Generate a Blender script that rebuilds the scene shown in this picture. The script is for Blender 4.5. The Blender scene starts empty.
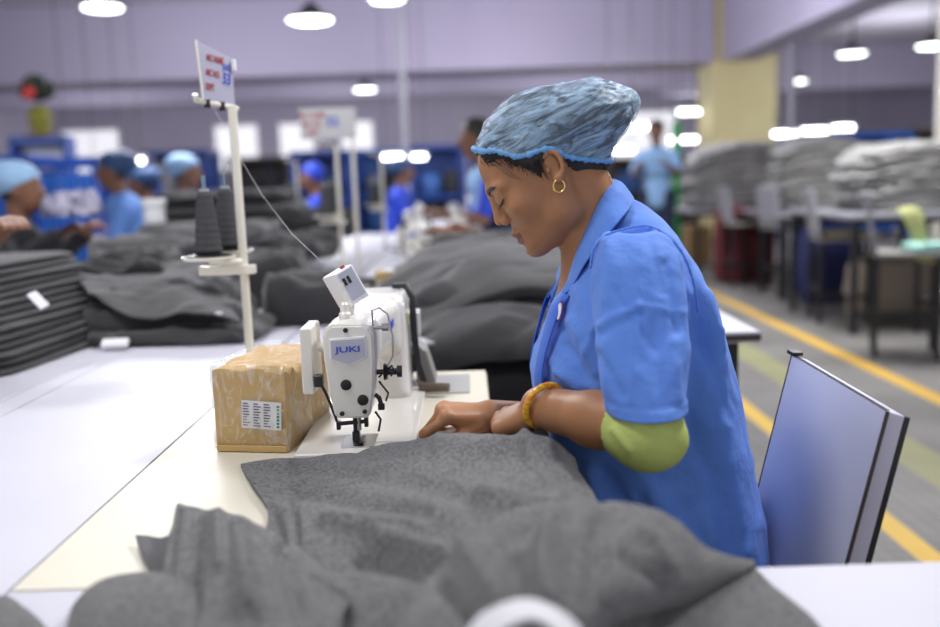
import bpy, bmesh, math, random
import numpy as np
from mathutils import Vector, Matrix
C = bpy.context.scene.collection
R = math.radians
rnd = random.Random(7)

# ---------------------------------------------------------------- camera
CAM_Z, PITCH, ROLL, FPX = 1.16, R(8.37), R(-1.9), 914.0
CROT = Matrix.Rotation(math.pi/2-PITCH, 3, 'X') @ Matrix.Rotation(ROLL, 3, 'Z')
cd = bpy.data.cameras.new('camera'); cam = bpy.data.objects.new('camera', cd); C.objects.link(cam)
cam.location = (0, 0, CAM_Z); cam.rotation_euler = CROT.to_euler()
cd.sensor_width = 36; cd.lens = 35.0; cd.clip_start = .02; cd.clip_end = 200
cd.dof.use_dof = True; cd.dof.focus_distance = 1.36; cd.dof.aperture_fstop = 1.8
bpy.context.scene.camera = cam

# ---------------------------------------------------------------- world, light, exposure
W = bpy.data.worlds.new('world'); bpy.context.scene.world = W; W.use_nodes = True
W.node_tree.nodes['Background'].inputs[0].default_value = (.92, .92, 1.0, 1)
W.node_tree.nodes['Background'].inputs[1].default_value = .62
vs = bpy.context.scene.view_settings
vs.view_transform = 'Standard'; vs.look = 'None'; vs.gamma = 1; vs.use_curve_mapping = False
vs.exposure = 0.14

def area_light(name, loc, size, power, col=(1, 1, 1), target=None, sy=None):
    l = bpy.data.lights.new(name, 'AREA'); l.energy = power; l.color = col; l.size = size
    if sy: l.shape = 'RECTANGLE'; l.size_y = sy
    else: l.shape = 'DISK'
    o = bpy.data.objects.new(name, l); C.objects.link(o); o.location = loc
    if target is not None:
        o.rotation_euler = (Vector(target)-Vector(loc)).to_track_quat('-Z', 'Y').to_euler()
    return o
# ceiling lamps over the sewing line (above the frame) and over the aisle
area_light('ceiling_lamp_light', (-.9, 1.0, 2.7), .6, 19, (.99, .98, 1.0))
area_light('ceiling_lamp_light', (1.3, 2.1, 2.8), .5, 46, (.99, .98, 1.0), (.4, 1.35, .9))
area_light('ceiling_lamp_light', (-1.4, 3.4, 2.8), .9, 34, (.97, .98, 1.0))
area_light('ceiling_lamp_light', (2.6, 6.0, 2.9), 1.2, 110, (.97, .98, 1.0))
area_light('ceiling_lamp_light', (-2.4, 7.5, 2.9), 1.5, 120, (.95, .96, 1.0))
def fill_point(loc, power, r_=.22, col=(.93, .95, 1)):  # added point fill lights that brighten the beam faces and ceiling
    l = bpy.data.lights.new('hall_fill_light', 'POINT'); l.energy = power; l.color = col; l.shadow_soft_size = r_
    o = bpy.data.objects.new('hall_fill_light', l); C.objects.link(o); o.location = loc
for x, y in ((-6.5, 9.5), (-1.7, 10.0), (2.5, 11.0), (-4, 13.2), (0.5, 13.5)): fill_point((x, y, 2.7), 98)
for x, y in ((8.0, 14), (9.5, 20), (6.5, 26)): fill_point((x, y, 2.7), 130)
for x, y in ((-9, 21), (-3, 21), (2.5, 21), (-10, 28), (-4, 28.5), (2, 28)): fill_point((x, y, 2.7), 105)

# ---------------------------------------------------------------- pixel helpers: a photo point at a chosen depth or height
def ray(px, py): return CROT @ Vector(((px-470)/FPX, -(py-313.5)/FPX, -1))
def P(px, py, Y):
    d = ray(px, py); return Vector((0, 0, CAM_Z)) + d*(Y/d.y)
def T(px, py, z=.76):
    d = ray(px, py); return Vector((0, 0, CAM_Z)) + d*((z-CAM_Z)/d.z)
CR = np.array(CROT)
def proj(p):
    c = (np.asarray(p, float)-np.array([0, 0, CAM_Z])) @ CR
    return 470+FPX*c[..., 0]/-c[..., 2], 313.5-FPX*c[..., 1]/-c[..., 2]

# ---------------------------------------------------------------- materials
def mat(name, col, rough=.6, metal=0, noise=None, bump=None, sheen=0, emit=None, spec=None, sss=0, coat=0, trans=0, alpha=None):
    """noise=(scale, second colour, contrast); bump=(scale, strength, detail)"""
    m = bpy.data.materials.new(name); m.use_nodes = True
    nt = m.node_tree; b = nt.nodes['Principled BSDF']
    b.inputs['Base Color'].default_value = (*col, 1); b.inputs['Roughness'].default_value = rough
    b.inputs['Metallic'].default_value = metal
    if spec is not None: b.inputs['Specular IOR Level'].default_value = spec
    if sheen: b.inputs['Sheen Weight'].default_value = sheen; b.inputs['Sheen Roughness'].default_value = .5
    if coat: b.inputs['Coat Weight'].default_value = coat
    if sss:
        b.inputs['Subsurface Weight'].default_value = sss; b.inputs['Subsurface Radius'].default_value = (.012, .005, .003)
        b.inputs['Subsurface Scale'].default_value = 1.0
    if trans: b.inputs['Transmission Weight'].default_value = trans
    if alpha is not None: b.inputs['Alpha'].default_value = alpha
    if emit: b.inputs['Emission Color'].default_value = (*emit[0], 1); b.inputs['Emission Strength'].default_value = emit[1]
    tc = nt.nodes.new('ShaderNodeTexCoord')
    if noise:
        n = nt.nodes.new('ShaderNodeTexNoise'); n.inputs['Scale'].default_value = noise[0]; n.inputs['Detail'].default_value = 5
        nt.links.new(tc.outputs['Object'], n.inputs['Vector'])
        r = nt.nodes.new('ShaderNodeValToRGB'); c = noise[2] if len(noise) > 2 else .2
        r.color_ramp.elements[0].position = .5-c; r.color_ramp.elements[1].position = .5+c
        r.color_ramp.elements[0].color = (*col, 1); r.color_ramp.elements[1].color = (*noise[1], 1)
        nt.links.new(n.outputs['Fac'], r.inputs['Fac']); nt.links.new(r.outputs['Color'], b.inputs['Base Color'])
    if bump:
        n = nt.nodes.new('ShaderNodeTexNoise'); n.inputs['Scale'].default_value = bump[0]
        n.inputs['Detail'].default_value = bump[2] if len(bump) > 2 else 3
        nt.links.new(tc.outputs['Object'], n.inputs['Vector'])
        bp = nt.nodes.new('ShaderNodeBump'); bp.inputs['Strength'].default_value = bump[1]; bp.inputs['Distance'].default_value = .002
        nt.links.new(n.outputs['Fac'], bp.inputs['Height']); nt.links.new(bp.outputs['Normal'], b.inputs['Normal'])
    return m

# ---------------------------------------------------------------- object helpers
def tag(o, label=None, cat=None, group=None, kind=None):
    if label: o['label'] = label
    if cat: o['category'] = cat
    if group: o['group'] = group
    if kind: o['kind'] = kind
    return o
def empty(name, loc=(0, 0, 0), rz=0, label=None, cat=None, group=None, kind=None):
    o = bpy.data.objects.new(name, None); C.objects.link(o); o.location = loc; o.rotation_euler = (0, 0, rz)
    o.empty_display_size = .1
    return tag(o, label, cat, group, kind)
def wmat(p):
    mw = Matrix.LocRotScale(p.location, p.rotation_euler, None); q = p.parent
    while q: mw = Matrix.LocRotScale(q.location, q.rotation_euler, None) @ mw; q = q.parent
    return mw
def mesh_obj(name, verts, faces, m, parent=None, smooth=True, mats=None, midx=None, world=True):
    """world=True: vertices are world coordinates even under a parent Empty"""
    me = bpy.data.meshes.new(name); me.from_pydata([tuple(v) for v in verts], [], [tuple(int(i) for i in f) for f in faces])
    if mats:
        for q in mats: me.materials.append(q)
        if midx is not None: me.polygons.foreach_set('material_index', np.asarray(midx, np.int32))
    else: me.materials.append(m)
    if smooth: me.polygons.foreach_set('use_smooth', [True]*len(me.polygons))
    me.update()
    o = bpy.data.objects.new(name, me); C.objects.link(o)
    if parent:
        o.parent = parent
        if world:
            me.transform(wmat(parent).inverted())
    return o
class MB:
    """collects shapes into one mesh"""
    def __init__(s): s.v = []; s.f = []; s.sharp = True
    def add(s, vs_, fs):
        n = len(s.v); s.v += [Vector(v) for v in vs_]; s.f += [tuple(i+n for i in f) for f in fs]; return s
    def box(s, c, size, rz=0, M=None, bev=0.0):
        bm = bmesh.new(); bmesh.ops.create_cube(bm, size=1)
        bmesh.ops.scale(bm, vec=size, verts=bm.verts)
        if bev: bmesh.ops.bevel(bm, geom=bm.edges[:], offset=bev, segments=3, profile=.7, affect='EDGES')
        mt = Matrix.Translation(c) @ Matrix.Rotation(rz, 4, 'Z')
        if M is not None: mt = Matrix.Translation(c) @ M.to_4x4()
        bmesh.ops.transform(bm, matrix=mt, verts=bm.verts)
        bm.verts.index_update(); s.add([v.co.copy() for v in bm.verts], [[v.index for v in f.verts] for f in bm.faces]); bm.free(); return s
    def tube(s, pts, r, n=10, cap=True):
        pts = [Vector(p) for p in pts]; rs = r if isinstance(r, (list, tuple)) else [r]*len(pts)
        base = len(s.v); prev = None; V = []
        for i, p in enumerate(pts):
            t = (pts[min(i+1, len(pts)-1)]-pts[max(i-1, 0)])
            if t.length < 1e-9: t = Vector((0, 0, 1))
            t.normalize()
            if prev is None:
                a = Vector((0, 0, 1)) if abs(t.z) < .9 else Vector((1, 0, 0)); u = t.cross(a).normalized()
            else: u = (prev-t*prev.dot(t)).normalized()
            prev = u; w = t.cross(u)
            for k in range(n):
                a = 2*math.pi*k/n; V.append(p+(u*math.cos(a)+w*math.sin(a))*rs[i])
        F = []
        for i in range(len(pts)-1):
            for k in range(n): F.append((i*n+k, i*n+(k+1) % n, (i+1)*n+(k+1) % n, (i+1)*n+k))
        if cap: F.append(tuple(reversed(range(n)))); F.append(tuple((len(pts)-1)*n+k for k in range(n)))
        return s.add(V, F)
    def lathe(s, prof, c=(0, 0, 0), n=32, M=None):
        """prof: list of (radius, z)"""
        V = []; F = []
        for r_, z in prof:
            for k in range(n):
                a = 2*math.pi*k/n; V.append(Vector((r_*math.cos(a), r_*math.sin(a), z)))
        for i in range(len(prof)-1):
            for k in range(n): F.append((i*n+k, i*n+(k+1) % n, (i+1)*n+(k+1) % n, (i+1)*n+k))
        F.append(tuple(reversed(range(n)))); F.append(tuple((len(prof)-1)*n+k for k in range(n)))
        if M is not None: V = [M.to_3x3() @ v for v in V]
        return s.add([v+Vector(c) for v in V], F)
    def prism(s, pts, d, bev=0.0):
        """closed outline (3D points, planar) extruded along vector d"""
        bm = bmesh.new(); d = Vector(d)
        a = [bm.verts.new(Vector(p)) for p in pts]; b = [bm.verts.new(Vector(p)+d) for p in pts]; n = len(pts)
        bm.faces.new(a); bm.faces.new(b[::-1])
        for i in range(n): bm.faces.new((a[i], b[i], b[(i+1) % n], a[(i+1) % n]))
        bmesh.ops.recalc_face_normals(bm, faces=bm.faces)
        if bev: bmesh.ops.bevel(bm, geom=bm.edges[:], offset=bev, segments=3, profile=.7, affect='EDGES', clamp_overlap=True)
        bm.verts.index_update(); s.add([v.co.copy() for v in bm.verts], [[v.index for v in f.verts] for f in bm.faces]); bm.free(); return s
    def build(s, name, m, parent=None, smooth=False, world=True):
        o = mesh_obj(name, s.v, s.f, m, parent, smooth, world=world)
        if smooth == 'auto' or smooth is False:
            me = o.data
            me.polygons.foreach_set('use_smooth', [True]*len(me.polygons))
            bm = bmesh.new(); bm.from_mesh(me)
            for e in bm.edges:
                if len(e.link_faces) == 2 and e.calc_face_angle(0) > R(38): e.smooth = False
            bm.to_mesh(me); bm.free()
        return o
def copy_tree(o, parent=None):
    c = o.copy(); C.objects.link(c); c.parent = parent
    for ch in [q for q in bpy.data.objects if q.parent == o]: copy_tree(ch, c)
    return c

# ---------------------------------------------------------------- smooth pseudo noise (numpy)
def make_noise(seed, n=7, f0=1.0, gain=.62, lac=1.55):
    g = np.random.RandomState(seed); L = []
    for i in range(n):
        for _ in range(3):
            d = g.normal(size=3); d /= np.linalg.norm(d)
            L.append((d*f0*lac**i, g.rand()*6.28, gain**i))
    tot = sum(a for _, _, a in L)
    def f(p):
        p = np.asarray(p, float); q = p+.12/f0*np.sin(p[..., [1, 2, 0]]*f0*1.3+seed)
        s = 0
        for d, ph, a in L: s = s+a*np.sin(q @ d+ph)
        return s/tot*2.2
    return f

# ---------------------------------------------------------------- signed-distance sculpting on a rectilinear grid + surface nets
class Vol:
    def __init__(s, xs, ys, zs):
        s.a = [np.asarray(q, np.float32) for q in (xs, ys, zs)]
        s.F = np.full([len(q) for q in s.a], .05, np.float32)
    def _win(s, lo, hi, mg):
        sl = []
        for k in range(3):
            i = max(0, int(np.searchsorted(s.a[k], lo[k]-mg))-1); j = min(len(s.a[k]), int(np.searchsorted(s.a[k], hi[k]+mg))+1)
            sl.append(slice(i, j))
        g = [s.a[k][sl[k]] for k in range(3)]
        if min(len(q) for q in g) == 0: return None, None
        return tuple(sl), (g[0][:, None, None], g[1][None, :, None], g[2][None, None, :])
    def _merge(s, sl, d, k, sub):
        A = s.F[sl]
        if sub:
            d = -d
            if k > 0: h = np.clip(.5-.5*(d-A)/k, 0, 1); s.F[sl] = d*(1-h)+A*h+k*h*(1-h)
            else: s.F[sl] = np.maximum(A, d)
        else:
            if k > 0: h = np.clip(.5+.5*(A-d)/k, 0, 1); s.F[sl] = A*(1-h)+d*h-k*h*(1-h)
            else: s.F[sl] = np.minimum(A, d)
    def cone(s, a, b, ra, rb=None, k=.01, sub=False, sq=None):
        """tapered capsule; sq = (axis vector, factor) flattens it along an axis"""
        a = np.array(a, float); b = np.array(b, float); rb = ra if rb is None else rb; m = max(ra, rb)+k+.012
        f = 1.0
        if sq is not None: m = m*max(1, sq[1])
        sl, g = s._win(np.minimum(a, b), np.maximum(a, b), m)
        if sl is None: return s
        ba = b-a; L = float(ba @ ba)+1e-12
        px, py, pz = g[0]-a[0], g[1]-a[1], g[2]-a[2]
        h = np.clip((px*ba[0]+py*ba[1]+pz*ba[2])/L, 0, 1)
        qx, qy, qz = px-ba[0]*h, py-ba[1]*h, pz-ba[2]*h
        if sq is not None:
            n = np.array(sq[0], float); n /= np.linalg.norm(n); t = (qx*n[0]+qy*n[1]+qz*n[2])*(1/sq[1]-1)
            qx, qy, qz = qx+n[0]*t, qy+n[1]*t, qz+n[2]*t; f = min(1, sq[1])
        d = (np.sqrt(qx*qx+qy*qy+qz*qz)-(ra+(rb-ra)*h))*f
        s._merge(sl, d.astype(np.float32), k, sub); return s
    def chain(s, pts, rs, k=.01, **kw):
        for i in range(len(pts)-1): s.cone(pts[i], pts[i+1], rs[i], rs[i+1], k, **kw)
        return s
    def ell(s, c, r, M=None, k=.01, sub=False):
        """ellipsoid; M columns = local axes in world"""
        c = np.array(c, float); r = np.array(r, float); A = np.eye(3) if M is None else np.array(M, float)
        ext = np.sqrt(((A*r)**2).sum(1)); sl, g = s._win(c-ext, c+ext, k+.012)
        if sl is None: return s
        x, y, z = g[0]-c[0], g[1]-c[1], g[2]-c[2]
        q = [x*A[0, i]+y*A[1, i]+z*A[2, i] for i in range(3)]
        k0 = np.sqrt(sum((q[i]/r[i])**2 for i in range(3)))+1e-6
        k1 = np.sqrt(sum((q[i]/r[i]**2)**2 for i in range(3)))+1e-6
        s._merge(sl, (k0*(k0-1)/k1).astype(np.float32), k, sub); return s
    def mesh(s):
        F = s.F; S = F < 0; n = F.shape
        cnt = np.zeros([q-1 for q in n], np.uint8)
        for i in (0, 1):
            for j in (0, 1):
                for k in (0, 1): cnt += S[i:n[0]-1+i, j:n[1]-1+j, k:n[2]-1+k]
        act = np.argwhere((cnt > 0) & (cnt < 8))
        idx = np.full(cnt.shape, -1, np.int32); idx[tuple(act.T)] = np.arange(len(act))
        acc = np.zeros((len(act), 3)); num = np.zeros(len(act))
        co = [(i, j, k) for i in (0, 1) for j in (0, 1) for k in (0, 1)]
        vals = {c_: F[act[:, 0]+c_[0], act[:, 1]+c_[1], act[:, 2]+c_[2]] for c_ in co}
        pos = {c_: np.stack([s.a[k][act[:, k]+c_[k]] for k in range(3)], 1) for c_ in co}
        for a in co:
            for b in co:
                if sum(b) == sum(a)+1 and all(b[i] >= a[i] for i in range(3)):
                    fa, fb = vals[a], vals[b]; m = (fa < 0) != (fb < 0)
                    t = np.where(m, fa/(fa-fb+1e-12*(fa == fb)), 0)
                    acc += np.where(m[:, None], pos[a]+(pos[b]-pos[a])*t[:, None], 0); num += m
        V = acc/num[:, None]; faces = []
        for ax in range(3):
            o1, o2 = (ax+1) % 3, (ax+2) % 3
            a = [slice(None)]*3; b = [slice(None)]*3; a[ax] = slice(0, -1); b[ax] = slice(1, None)
            e = S[tuple(a)] != S[tuple(b)]; q = np.argwhere(e)
            q = q[(q[:, o1] > 0) & (q[:, o2] > 0) & (q[:, o1] < n[o1]-1) & (q[:, o2] < n[o2]-1)]
            inside = S[q[:, 0], q[:, 1], q[:, 2]]
            def at(d1, d2):
                w = q.copy(); w[:, o1] -= d1; w[:, o2] -= d2; return idx[w[:, 0], w[:, 1], w[:, 2]]
            quad = np.stack([at(1, 1), at(0, 1), at(0, 0), at(1, 0)], 1)
            quad[~inside] = quad[~inside][:, ::-1]; faces.append(quad)
        Fc = np.concatenate(faces); Fc = Fc[(Fc >= 0).all(1)]
        return V, Fc
def np_mesh(name, V, Fc, m, parent=None, mats=None, midx=None):
    """fast quad mesh from numpy arrays in world space"""
    me = bpy.data.meshes.new(name); V = np.asarray(V, np.float32)
    if parent:
        A = np.array(wmat(parent).inverted()); V = (V @ A[:3, :3].T+A[:3, 3]).astype(np.float32)
    me.vertices.add(len(V)); me.vertices.foreach_set('co', V.ravel())
    me.loops.add(Fc.size); me.loops.foreach_set('vertex_index', Fc.astype(np.int32).ravel())
    me.polygons.add(len(Fc)); me.polygons.foreach_set('loop_start', np.arange(len(Fc), dtype=np.int32)*Fc.shape[1])
    me.polygons.foreach_set('loop_total', np.full(len(Fc), Fc.shape[1], np.int32))
    for q in (mats or [m]): me.materials.append(q)
    if midx is not None: me.polygons.foreach_set('material_index', np.asarray(midx, np.int32))
    me.polygons.foreach_set('use_smooth', np.ones(len(Fc), bool))
    me.update(); me.validate()
    o = bpy.data.objects.new(name, me); C.objects.link(o)
    if parent: o.parent = parent
    return o
def prune(V, Fc, keep):
    """keep faces whose mask is True and drop unused vertices"""
    Fc = Fc[keep]; u = np.unique(Fc); r = np.full(len(V), -1, np.int64); r[u] = np.arange(len(u)); return V[u], r[Fc]
def vol_smooth(V, Fc, it=1, w=.5):
    e = np.concatenate([Fc[:, [0, 1]], Fc[:, [1, 2]], Fc[:, [2, 3]], Fc[:, [3, 0]]]); e = np.concatenate([e, e[:, ::-1]])
    c = np.bincount(e[:, 0], minlength=len(V)).clip(1)
    for _ in range(it):
        m = np.stack([np.bincount(e[:, 0], weights=V[e[:, 1], k], minlength=len(V)) for k in range(3)], 1)/c[:, None]
        V = V+(m-V)*w
    return V
def vnormals(V, Fc):
    n = np.cross(V[Fc[:, 2]]-V[Fc[:, 0]], V[Fc[:, 3]]-V[Fc[:, 1]]); N = np.zeros_like(V)
    for k in range(4): np.add.at(N, Fc[:, k], n)
    return N/(np.linalg.norm(N, axis=1)[:, None]+1e-12)

# ---------------------------------------------------------------- smooth sheets through a grid of control points
def catmull(Pn, t):
    """Pn (n,...,3); t in [0,n-1]"""
    n = len(Pn); i = np.clip(np.floor(t).astype(int), 0, n-2); f = (t-i).reshape(-1, *([1]*(Pn.ndim-1)))
    g = lambda k: Pn[np.clip(k, 0, n-1)]
    p0, p1, p2, p3 = g(i-1), g(i), g(i+1), g(i+2)
    return .5*((2*p1)+(-p0+p2)*f+(2*p0-5*p1+4*p2-p3)*f*f+(-p0+3*p1-3*p2+p3)*f**3)
def sheet_grid(rows, nu=90, nv=90):
    A = np.array([[tuple(p) for p in r] for r in rows], float)
    B = catmull(A, np.linspace(0, len(A)-1, nv))
    B = np.swapaxes(catmull(np.swapaxes(B, 0, 1), np.linspace(0, A.shape[1]-1, nu)), 0, 1)
    return B
def sheet(name, rows, m, parent=None, nu=90, nv=90, th=.004, noise=None, world=True, amp=.003, flip=False, fn=None):
    B = sheet_grid(rows, nu, nv)
    du = np.gradient(B, axis=1); dv = np.gradient(B, axis=0); N = np.cross(du, dv); N /= np.linalg.norm(N, axis=2)[..., None]+1e-9
    if flip: N = -N
    if noise is not None: B = B+N*(noise(B)*amp)[..., None]
    if fn is not None: B = B+N*fn(B)[..., None]
    v = B.reshape(-1, 3); q = (v-(N*th).reshape(-1, 3)); n = len(v); F = []
    idx = np.arange(n).reshape(nv, nu)
    a, b, c, d = idx[:-1, :-1].ravel(), idx[:-1, 1:].ravel(), idx[1:, 1:].ravel(), idx[1:, :-1].ravel()
    top = np.stack([a, b, c, d], 1); bot = np.stack([d, c, b, a], 1)+n
    ring = np.concatenate([idx[0, :], idx[1:, -1], idx[-1, -2::-1], idx[-2:0:-1, 0]])
    r2 = np.roll(ring, -1); side = np.stack([r2, ring, ring+n, r2+n], 1)
    Fc = np.concatenate([top, bot, side])
    if flip: Fc = Fc[:, ::-1]
    return np_mesh(name, np.concatenate([v, q]), Fc, m, parent)
def loft(name, rings, m, parent=None, cap=True, smooth=True):
    n = len(rings[0]); V = [p for r_ in rings for p in r_]; F = []
    for i in range(len(rings)-1):
        for k in range(n): F.append((i*n+k, i*n+(k+1) % n, (i+1)*n+(k+1) % n, (i+1)*n+k))
    if cap: F.append(tuple(reversed(range(n)))); F.append(tuple((len(rings)-1)*n+k for k in range(n)))
    return mesh_obj(name, V, F, m, parent, smooth)

def creases(V3, L, mirror=True):
    """L: (x0,y0,x1,y1,width px,height m): soft raised or sunk folds along lines taken from the photo, mirrored to the far side"""
    q = V3.copy()
    if mirror: q[..., 1] = 1.40-np.abs(q[..., 1]-1.40)
    x, y = proj(q); d = 0
    for x0, y0, x1, y1, w, h in L:
        dx, dy = x1-x0, y1-y0; t = np.clip(((x-x0)*dx+(y-y0)*dy)/(dx*dx+dy*dy), 0, 1)
        r2 = ((x-x0-t*dx)**2+(y-y0-t*dy)**2); d = d+h*np.exp(-r2/(w*w))
    return d
def ridged(nz, p, k=1.0): return 1-2*np.abs(np.clip(nz(p)*k, -1, 1))
# ================================================================ MATERIALS
M = {}
M['lilac_wall'] = mat('lilac_wall', (.52, .48, .60), .85, noise=(.5, (.60, .56, .68), .3))
M['ceiling'] = mat('ceiling_paint', (.66, .62, .72), .9)
M['beam'] = mat('beam_paint', (.50, .455, .60), .85, noise=(.4, (.54, .49, .63), .3))
M['yellow_paint'] = mat('yellow_column_paint', (.70, .60, .30), .7, noise=(1.2, (.78, .69, .38), .25))
M['white_laminate'] = mat('white_laminate', (.56, .56, .63), .45, spec=.3, noise=(3, (.60, .60, .67), .2))
M['cream_laminate'] = mat('cream_laminate', (.72, .685, .55), .42, spec=.35, noise=(6, (.75, .71, .58), .2))
M['black_metal'] = mat('black_metal', (.012, .012, .014), .45)
M['steel'] = mat('steel', (.45, .45, .46), .28, 1)
M['dark_steel'] = mat('dark_steel', (.05, .05, .055), .35, .8)
M['cream_paint'] = mat('cream_machine_paint', (.80, .77, .66), .32, coat=.3)
M['machine_white'] = mat('machine_white_paint', (.83, .81, .74), .3, coat=.4)
M['edge_dark'] = mat('dark_edge_band', (.05, .035, .03), .5)
M['emit_white'] = mat('lamp_diffuser', (1, 1, 1), .5, emit=((.93, 1, .93), 7))
M['emit_tube'] = mat('tube_glow', (1, 1, 1), .5, emit=((.95, .98, 1), 9))
M['emit_window'] = mat('window_daylight', (1, 1, 1), .5, emit=((.95, .95, 1), .62))
M['dark_garment'] = mat('charcoal_cloth', (.026, .026, .028), .95, noise=(9, (.042, .042, .044), .3), bump=(420, .35), sheen=.25)
M['mid_garment'] = mat('grey_cloth', (.055, .055, .057), .95, noise=(9, (.080, .081, .082), .3), bump=(420, .35), sheen=.25)
M['black_garment'] = mat('black_cloth', (.012, .012, .014), .95, bump=(300, .3), sheen=.1)
M['towel'] = mat('light_grey_terry', (.20, .195, .187), .98, noise=(7, (.30, .292, .28), .25), bump=(60, 1.0, 6), sheen=.3)
M['royal_blue'] = mat('royal_blue_paint', (.008, .05, .28), .45)
M['blue_plastic'] = mat('blue_plastic', (.01, .10, .42), .4)
M['green'] = mat('green_paint', (.03, .35, .08), .5)
M['dark_red'] = mat('dark_red_cloth', (.16, .012, .02), .8)
M['brown'] = mat('brown_board', (.22, .13, .05), .8)
M['white_plastic'] = mat('white_plastic', (.82, .83, .84), .3)
M['paper'] = mat('white_paper', (.78, .78, .80), .7)
M['ink_red'] = mat('red_ink', (.40, .05, .04), .7)
M['ink_blue'] = mat('blue_ink', (.05, .09, .55), .7)
M['ink_black'] = mat('black_ink', (.02, .02, .02), .6)
M['ink_green'] = mat('green_ink', (.02, .30, .15), .6)

def floor_material():
    m = mat('concrete_floor', (.125, .118, .108), .55); nt = m.node_tree; b = nt.nodes['Principled BSDF']; N = nt.nodes; Lk = nt.links
    tc = N.new('ShaderNodeTexCoord'); sp = N.new('ShaderNodeSeparateXYZ'); Lk.new(tc.outputs['Object'], sp.inputs[0])
    n1 = N.new('ShaderNodeTexNoise'); n1.inputs['Scale'].default_value = 1.6; n1.inputs['Detail'].default_value = 8; Lk.new(tc.outputs['Object'], n1.inputs['Vector'])
    r = N.new('ShaderNodeValToRGB'); r.color_ramp.elements[0].position = .3; r.color_ramp.elements[1].position = .75
    r.color_ramp.elements[0].color = (.13, .122, .112, 1); r.color_ramp.elements[1].color = (.27, .258, .24, 1); Lk.new(n1.outputs['Fac'], r.inputs[0])
    # small square anti-slip pattern of the aisle tiles
    mp = N.new('ShaderNodeMapping'); mp.inputs['Rotation'].default_value = (0, 0, R(45)); mp.inputs['Scale'].default_value = (26, 26, 26); Lk.new(tc.outputs['Object'], mp.inputs[0])
    ck = N.new('ShaderNodeTexChecker'); ck.inputs['Scale'].default_value = 1; Lk.new(mp.outputs[0], ck.inputs['Vector'])
    mx = N.new('ShaderNodeMix'); mx.data_type = 'RGBA'; mx.blend_type = 'MULTIPLY'
    mm = N.new('ShaderNodeMath'); mm.operation = 'MULTIPLY'; mm.inputs[1].default_value = .22; Lk.new(ck.outputs['Fac'], mm.inputs[0])
    Lk.new(mm.outputs[0], mx.inputs[0]); Lk.new(r.outputs[0], mx.inputs[6]); mx.inputs[7].default_value = (.25, .25, .25, 1)
    prev = mx.outputs[2]
    for x, w, col, f in ((2.315, .05, (.72, .42, .03, 1), .92), (1.345, .042, (.80, .50, .03, 1), .95), (1.77, .10, (.36, .36, .10, 1), .55)):
        c = N.new('ShaderNodeMath'); c.operation = 'COMPARE'; Lk.new(sp.outputs[0], c.inputs[0]); c.inputs[1].default_value = x; c.inputs[2].default_value = w
        wn = N.new('ShaderNodeMath'); wn.operation = 'MULTIPLY'; Lk.new(c.outputs[0], wn.inputs[0])
        wr = N.new('ShaderNodeMapRange'); wr.inputs[1].default_value = .3; wr.inputs[2].default_value = .45; wr.inputs[3].default_value = f*.6; wr.inputs[4].default_value = f
        Lk.new(n1.outputs['Fac'], wr.inputs[0]); Lk.new(wr.outputs[0], wn.inputs[1])
        q = N.new('ShaderNodeMix'); q.data_type = 'RGBA'; Lk.new(wn.outputs[0], q.inputs[0]); Lk.new(prev, q.inputs[6]); q.inputs[7].default_value = col; prev = q.outputs[2]
    Lk.new(prev, b.inputs['Base Color']); return m
M['floor'] = floor_material()

# ================================================================ THE SETTING
def struct(name, mb, m, parent=None):
    o = mb.build(name, m, parent); o['kind'] = 'structure'; return o
struct('floor', MB().box((1, 17, -.05), (34, 40, .1)), M['floor'])
struct('ceiling', MB().box((1, 16.5, 4.35), (34, 37, .1)), M['ceiling'])
struct('wall_far', MB().box((1, 34.1, 2.2), (34, .2, 4.4)), M['lilac_wall'])
struct('wall_left', MB().box((-15.1, 18, 2.2), (.2, 32, 4.4)), M['lilac_wall'])
struct('wall_right', MB().box((17.1, 18, 2.2), (.2, 32, 4.4)), M['lilac_wall'])
struct('trim_1', MB().box((-5.35, 16.6, 3.64), (19.3, 1.2, 1.28), bev=.01), M['beam'])           # transverse beam left of the column
struct('trim_2', MB().box((11.2, 25.0, 3.75), (11.6, .8, 1.1)), M['beam'])
struct('trim_3', MB().box((4.72, 10.5, 3.64), (.56, 10.98, 1.28), bev=.01), M['beam'])               # beam along the aisle
struct('trim_4', MB().box((-4.6, 24, 3.8), (21, .7, 1.0)), M['beam'])
col = MB().box((4.85, 16.6, 2.14), (1.12, 1.1, 4.28), bev=.02)
struct('trim_5', col, M['yellow_paint'])
for i, (x, w) in enumerate(((-13.6, 2.0), (-8.3, 1.5), (-6.1, 1.2), (-3.9, 1.1), (6.6, 2.2))):
    f = MB().box((x, 33.95, 2.55), (w+.12, .08, 1.7)); fo = struct('window_%d' % (i+1), f, M['white_plastic'])
    struct('window_pane', MB().box((x, 33.9, 2.55), (w, .02, 1.58)), M['emit_window'], fo)

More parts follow.
